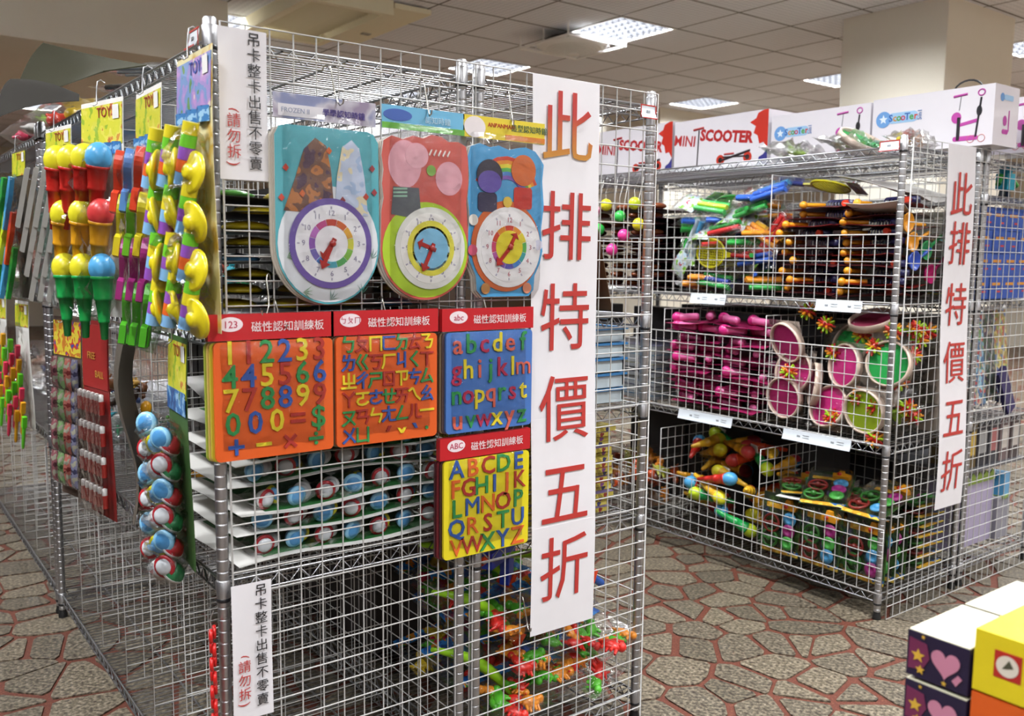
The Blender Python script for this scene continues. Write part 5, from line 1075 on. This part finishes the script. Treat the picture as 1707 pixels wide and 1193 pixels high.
# ------------------------------------------------------------------ boxes on top of the scooter rack
BOXW = M('dcd8de', .35, 0, .03, 15, coat=.3)
def flat(o, pts, mat, z=.0008, t=.0006, name='print'): return G().prism(pts, t, None, 0, z).ob(name, mat, o)
def line(o, pts, w, mat, z=.001): return G().tube([(x, y, z) for x, y in pts], w, 4).ob('print', mat, o)
def mini_box(label, y0, y1, ht):
    L = y0-y1; o = thing('scooter_box', label, 'box', T(3.0, (y0+y1)/2, 1.8135) @ FX, 'scooter boxes on the rack top')
    G().box(L, ht, .24, T(0, ht/2, -.12)).ob('carton', BOXW, o)
    RD = pm('b02a2a'); DK = pm('2a2226')
    for wd_, x_, b_ in (('MINI', -.228, .0010), ('SCOOTER', .045, .0034)):
        t = text(wd_, .074, RD, o, T(0, 0, 0), 'lettering', .0004, 1, b_); t.matrix_local = T(x_, ht*.60, .0012) @ Matrix(((1.0, .25, 0, 0), (0, 1, 0, 0), (0, 0, 1, 0), (0, 0, 0, 1)))
    flat(o, [(L/2, ht), (L/2, ht*.3), (L*.46, ht*.42), (L*.42, ht*.40), (L*.40, ht*.55), (L*.36, ht*.60), (L*.38, ht*.72), (L*.32, ht*.80), (L*.38, ht*.86), (L*.40, ht*.95), (L*.46, ht)], pm('c03022'))
    flat(o, [(L/2, ht*.3), (L/2, 0), (L*.40, 0), (L*.42, ht*.16), (L*.46, ht*.20)], pm('3a3a80'))
    line(o, [(-.140, .02), (-.132, ht*.78)], .004, DK); line(o, [(-.168, ht*.80), (-.100, ht*.82)], .006, RD)
    line(o, [(.02, ht*.16), (.20, ht*.30)], .006, DK); line(o, [(.03, ht*.22), (.19, ht*.20)], .004, DK); line(o, [(.04, ht*.27), (.10, ht*.27)], .005, RD)
    for x, y in ((.015, ht*.17), (.185, ht*.18)): flat(o, ell(x, y, .026, .026, 18), pm('c03a2a')); flat(o, ell(x, y, .013, .013, 12), DK, .0016)
    return o
mini_box('white box with red scooter lettering, partly behind the near rack post', 2.21, 1.635, .275)
mini_box('white box with red scooter lettering, next to the blue-badged boxes', 1.62, 1.015, .265)
def five_box(label, x, y0, y1, ht, dp=.20):
    L = y0-y1; o = thing('scooter_box', label, 'box', T(x, (y0+y1)/2, 1.8135) @ FX, 'scooter boxes on the rack top')
    G().box(L, ht, dp, T(0, ht/2, -dp/2)).ob('carton', BOXW, o)
    BD = pm('6a9ad0'); flat(o, ell(-L*.40, ht*.62, .034, .034, 20), BD); flat(o, rrect(-L*.36, -L*.10, ht*.53, ht*.72, .02), pm('9ac0e0'), .0004)
    st = []
    for k in range(10): a = PI/2+k*PI/5; r_ = .020 if k % 2 == 0 else .009; st.append((-L*.40+r_*math.cos(a), ht*.62+r_*math.sin(a)))
    flat(o, st, pm('d8e4ee'), .0016)
    for k, (ch, c) in enumerate(zip('ScooTer', ('2f5fa8', 'c8862a', '4f9a3a', 'b83a5a', '2f5fa8', '4f9a3a', 'c8452a'))): text(ch, .040, pm(c), o, T(-L*.335+.0185*k, ht*.625, .0018), 'lettering', .0003, 1, .0008)
    text('5in1', .026, pm('3f6fb0'), o, T(-L*.085, ht*.64, .0018) @ R('Z', 90))
    PK = pm('b84aa0'); DK = pm('2a2a2e')
    flat(o, ell(.11, ht*.50, .020, .022, 16), PK); line(o, [(.12, ht*.50), (.12, ht*.12)], .007, DK); flat(o, [(.12, ht*.34), (.20, ht*.40), (.20, ht*.46), (.125, ht*.40)], PK); line(o, [(.19, ht*.15), (.205, ht*.80)], .004, DK); flat(o, ell(.20, ht*.58, .011, .020, 14), DK, .0014)
    flat(o, rrect(.10, .20, ht*.10, ht*.18, .008), PK); line(o, [(.12, ht*.62), (.125, ht*.85)], .0015, M('7a7a80', .5)); line(o, [(.095, ht*.86), (.15, ht*.88)], .005, PK)
    line(o, [(.205+.013*math.cos(a*PI/6), ht*.88+.012*math.sin(a*PI/6)) for a in range(13)], .0028, PK)
    for x_ in (.145, .165): pass
    for q in (0, 1): line(o, [(L*.5-.085+.042*q+.014*math.cos(a*PI/8), ht*.12+.014*math.sin(a*PI/8)) for a in range(17)], .0012, pm('c86a6a'))
    e = G().box(.0005, .0005, .0005).ob('end_face', BOXW, o, T(L/2, 0, 0) @ R('Y', 90))
    G().prism(ell(.06, ht*.80, .016, .016, 16), .0006, None, 0, .0006).ob('print', BD, e); G().prism(rrect(.075, .15, ht*.76, ht*.85, .008), .0006, None, 0, .0005).ob('print', pm('9ac0e0'), e)
    G().prism(ell(.09, ht*.42, .016, .02, 14), .0006, None, 0, .0006).prism(rrect(.07, .12, ht*.2, ht*.28, .01), .0006, None, 0, .0006).prism(rrect(.118, .126, ht*.25, ht*.6, .002), .0006, None, 0, .0006).ob('print', PK, e)
    return o
five_box('white box with blue star badge in the middle of the box row', 3.0, .995, .478, .225)
b5 = five_box('white box with blue star badge and carrying strap at the rack end', 3.0, .468, -.045, .232)
G().tube([(.10+.06*math.cos(a*PI/10), .232+.045*math.sin(a*PI/10), -.10) for a in range(11)], .004, 6).ob('strap', BLACK, b5)
five_box('white box with blue star badge behind the end one', 3.36, .30, -.055, .228)
# film bags on the top shelf edge
def film_bag(label, y, z, wd, ht, col, seed):
    o = toy_bag(label, T(2.66, y, z) @ R('X', 14), wd, ht, .05, col, seed, 'film bags on the scooter rack top', nfig=3); G().pillow(wd*1.05, ht, .06, None, 0, 11, 11, .35, seed+5).ob('film', BAG, o); return o
o = film_bag('film bag with green dish on the top edge of the scooter rack', .31, ZT+.040, .34, .22, ('1fa04a', '9ac81f', 'd8e0d8'), 640); place('pad', DISH['1fb04f'][0], o, T(.02, 0, .01) @ R('X', 20) @ S(1.4, 1.1, 1)); place('rim', DISH['1fb04f'][1], o, T(.02, 0, .01) @ R('X', 20) @ S(1.4, 1.1, 1))
film_bag('film bag of white toys on the top edge beside the green dish', .60, ZT+.036, .28, .2, ('d8d4d8', 'c8c8d0', '9ac81f'), 650)
film_bag('film bag of orange spiky toys next to the corner post top', .09, ZT+.036, .16, .16, ('d88a1f', 'd8c82a', 'c83a2a'), 660)

# ------------------------------------------------------------------ foreground table with boxes
TW = M('6a5a48', .5)
o = thing('display_table', 'low display table carrying the purple and yellow boxes', 'table', T(.75, -1.36, 0))
G().box(.46, .50, .03, T(0, 0, .620)).ob('tabletop', TW, o)
for sx in (-1, 1):
    for sy in (-1, 1): G().box(.035, .035, .605, T(sx*.20, sy*.22, .3025)).ob('leg', TW, o)
NAVY = M('221a34', .4, 0, .15, 30); HEART = pm('b8788e'); STAR = pm('c8a03a'); MAUVE = pm('6a2a4a'); PALE = M('e6e2c4', .3, 0, .15, 25, coat=.5)
hp = [(.016*math.sin(t)**3*16/16, (.013*math.cos(t)-.005*math.cos(2*t)-.002*math.cos(3*t)-.001*math.cos(4*t))) for t in [2*PI*k/30 for k in range(30)]]
def heart_box(label, x, z, L):
    o = thing('heart_box', label, 'toy box', T(x, -1.193, z) @ FX, 'purple heart boxes'); wd, ht = .086, .064
    G().box(wd, ht, L, T(0, ht/2, -L/2)).ob('carton', NAVY, o); G().box(wd*.98, .0012, L*.98, T(0, ht+.0006, -L/2)).ob('pale_top', PALE, o)
    flat(o, [(-.040, .010), (-.040, ht*.86), (-.015, ht*.80), (-.010, ht*.5), (-.02, ht*.2)], MAUVE)
    flat(o, [(.012+1.25*a, ht*.52+1.35*b) for a, b in hp], HEART, .0014); flat(o, [(.028, .008), (.036, .02), (.030, .024), (.022, .014)], HEART, .0014)
    for cx, cy, s_ in ((-.026, ht*.50, .010), (-.022, ht*.2, .007), (.012, .006, .004), (-.02, ht*.94, .003)):
        st = []
        for k in range(10): a = PI/2+k*PI/5; r_ = s_ if k % 2 == 0 else s_*.45; st.append((cx+r_*math.cos(a), cy+r_*math.sin(a)))
        flat(o, st, STAR, .002)
    return o
for k in range(3): heart_box('%s dark purple box with pink heart at the front of the table' % ('lowest', 'middle', 'topmost')[k], .553, .636+.0715*k, .15)
for k in range(3): heart_box('%s dark purple box behind the front heart box' % ('lowest', 'middle', 'topmost')[k], .708, .636+.0715*k, .17)
def emblem_box(label, z, col, ht):
    o = thing('emblem_box', label, 'toy box', T(.556, -1.335, z) @ FX, 'boxes with round emblem'); wd = .19
    G().box(wd, ht, .26, T(0, ht/2, -.13)).ob('carton', M(col, .4, 0, .06, 20, coat=.2), o); G().box(.034, .036, .001, T(-.052, ht*.55, .0006)).ob('red_square', pm('a82a24'), o)
    flat(o, ell(-.052, ht*.55, .014, .014, 20), pm('d0c8b8'), .0014); flat(o, [(-.058, ht*.50), (-.044, ht*.55), (-.05, ht*.66)], pm('4a4a3a'), .0022)
    for k in range(2): flat(o, ell(.022+.05*k, ht*(.45-.25*k), .014, .018, 16), pm('a83a2a'), .0014)
    return o
emblem_box('orange box with round emblem under the yellow box', .636, 'c8551a', .152)
eb = emblem_box('yellow box with round emblem on top of the orange box', .792, 'd0bc1c', .083)
G().box(.15, .0012, .12, T(.02, .0838, -.11)).ob('printed_top', ramp_mat('yellow_top_print', [(0, 'd8c82a'), (.5, 'd8b0a0'), (.6, 'c8504a')], 'noise', 10, .35, .3, False), eb)
G().box(.19, .002, .012, T(0, .0838, -.254)).ob('green_edge', pm('7aa82a'), eb)

# ------------------------------------------------------------------ added cartons blocking light so the shelf depths stay dark
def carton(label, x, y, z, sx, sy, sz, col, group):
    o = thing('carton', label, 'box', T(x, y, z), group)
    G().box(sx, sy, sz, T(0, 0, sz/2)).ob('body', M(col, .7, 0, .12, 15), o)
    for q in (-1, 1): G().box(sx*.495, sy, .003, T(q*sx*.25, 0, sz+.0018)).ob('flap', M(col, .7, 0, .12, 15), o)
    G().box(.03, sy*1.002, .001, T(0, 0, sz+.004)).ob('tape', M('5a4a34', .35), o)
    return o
NTH = 'first second third fourth fifth sixth'.split()
for k in range(4): carton('%s added dark carton deep on the bottom shelf behind the animal bags' % NTH[k], .92, .80+.29*k, Z0+.006, .46, .27, .42, '241c17', 'added dark cartons behind the bags')
for k in range(3): carton('%s added brown carton deep on the middle shelf behind the comic stack' % NTH[k], .92, .72+.38*k, .626, .48, .36, .26, '3a2c20', 'added cartons behind the comics')
for k in range(3): carton('%s added grey carton behind the plastic trays' % NTH[k], .92, .72+.38*k, .951, .48, .36, .21, '3c3c40', 'added cartons behind the trays')
for k in range(3): carton('%s added brown carton on the upper shelf behind the leaning cards' % NTH[k], .92, .60+.42*k, Z1+.006, .44, .38, .36, '4a3826', 'added cartons behind the leaning cards')
for k in range(4): carton('%s added black carton at the back of the middle shelf behind toy strips' % NTH[k], .485, .72+.30*k, Z2+.006, .16, .28, .34, '1c1a18', 'added black cartons behind the strips')
for k in range(4): carton('%s added black carton at the back of the upper shelf behind toy strips' % NTH[k], .49, .63+.30*k, Z1+.006, .15, .28, .34, '201c1a', 'added black cartons behind the strips')
for k in range(4): carton('%s %s carton added behind the pink cards and catch discs' % (NTH[k], 'pale' if k == 0 else 'dark'), 2.955, .26+.44*k, .676, .13, .40, .42, 'c9beb2' if k == 0 else '1e1a1c', 'added cartons behind the catch discs')  # added; the pale one stands in for bag filling
for k in range(4): carton('%s added dark carton behind the cone shooters' % NTH[k], 2.955, .26+.44*k, .106, .13, .40, .44, '1a1614', 'added dark cartons behind the cone shooters') if k else None
for k in range(4): carton('%s added maroon carton behind the rackets and blaster cards' % NTH[k], 2.955, .26+.44*k, 1.206, .13, .40, .36, '2c1416', 'added maroon cartons behind the rackets') if k else None
for k in range(3): carton('%s added dark carton deep in the blue box unit' % NTH[k], 3.40, .58+.44*k, .106, .50, .42, .5, '2a2628', 'added dark cartons in the blue box unit')
for k in range(3): carton('%s added grey carton deep behind the sticker sheets' % NTH[k], 3.40, .58+.44*k, .706, .50, .42, .4, '38363a', 'added grey cartons behind the stickers')
for k in range(3): carton('%s added pale carton deep behind the blue boxes' % NTH[k], 3.40, .42+.44*k, 1.206, .50, .42, .36, '8a8478', 'added pale cartons behind the blue boxes')
for k in range(3): carton('%s added dark carton on the far lower shelf of the toy strip row' % NTH[k], .92, 2.2+.5*k, Z0+.006, .46, .42, .44, '241c17', 'added far dark cartons')
for k in range(3): carton('%s added dark carton on the far middle shelf beyond the near post' % NTH[k], 2.9, 2.2+.5*k, .676, .22, .42, .42, '241c17', 'added far dark cartons')

# ------------------------------------------------------------------ added rows out of view, shading the scene as neighbouring shelves would
def shading_row(label, x, y, L):
    o = thing('shading_row', label, 'shelving', T(x, y, 0), 'added stock rows out of view')
    for a in (0, 1.2):
        for b in (0, L): place('post', POST, o, T(a, b, 0))
    for z in (.10, .67, 1.2, ZT): G().box(1.2, L, .012, T(.6, L/2, z-.006)).ob('shelf', CHROME_WIRE, o)
    n = round(L/.45)
    for z, hh, cols in ((.102, .44, ('3a2a22', '2a2a34', '4a2a24')), (.672, .42, ('5a3a2a', '2f3a4a', '6a2a2a')), (1.202, .42, ('7a4a2a', '3a4a5a', '8a3a3a')), (ZT+.002, .24, ('dcd8de', 'e2dede', 'd8d4d0'))):  # pale cartons on top added to bounce light up to the ceiling
        for q in range(2):
            for k in range(n): G().box(.52, L/n-.03, hh, T(.31+.58*q, L*(k+.5)/n, z+hh/2)).ob('carton', M(cols[(k+q) % 3], .6, 0, .1, 10), o)
    return o
shading_row('added unseen stock row on the other side of the toy strip aisle', -2.51, .02, 3.6)
shading_row('added unseen stock row facing the near rack across the cross aisle', -.2, -6.4, 3.6)
shading_row('added unseen stock row facing the scooter box rack across the cross aisle', 2.51, -6.4, 3.6)
shading_row('added unseen stock row in the far corner of the cross aisle', -2.9, -6.4, 3.6)
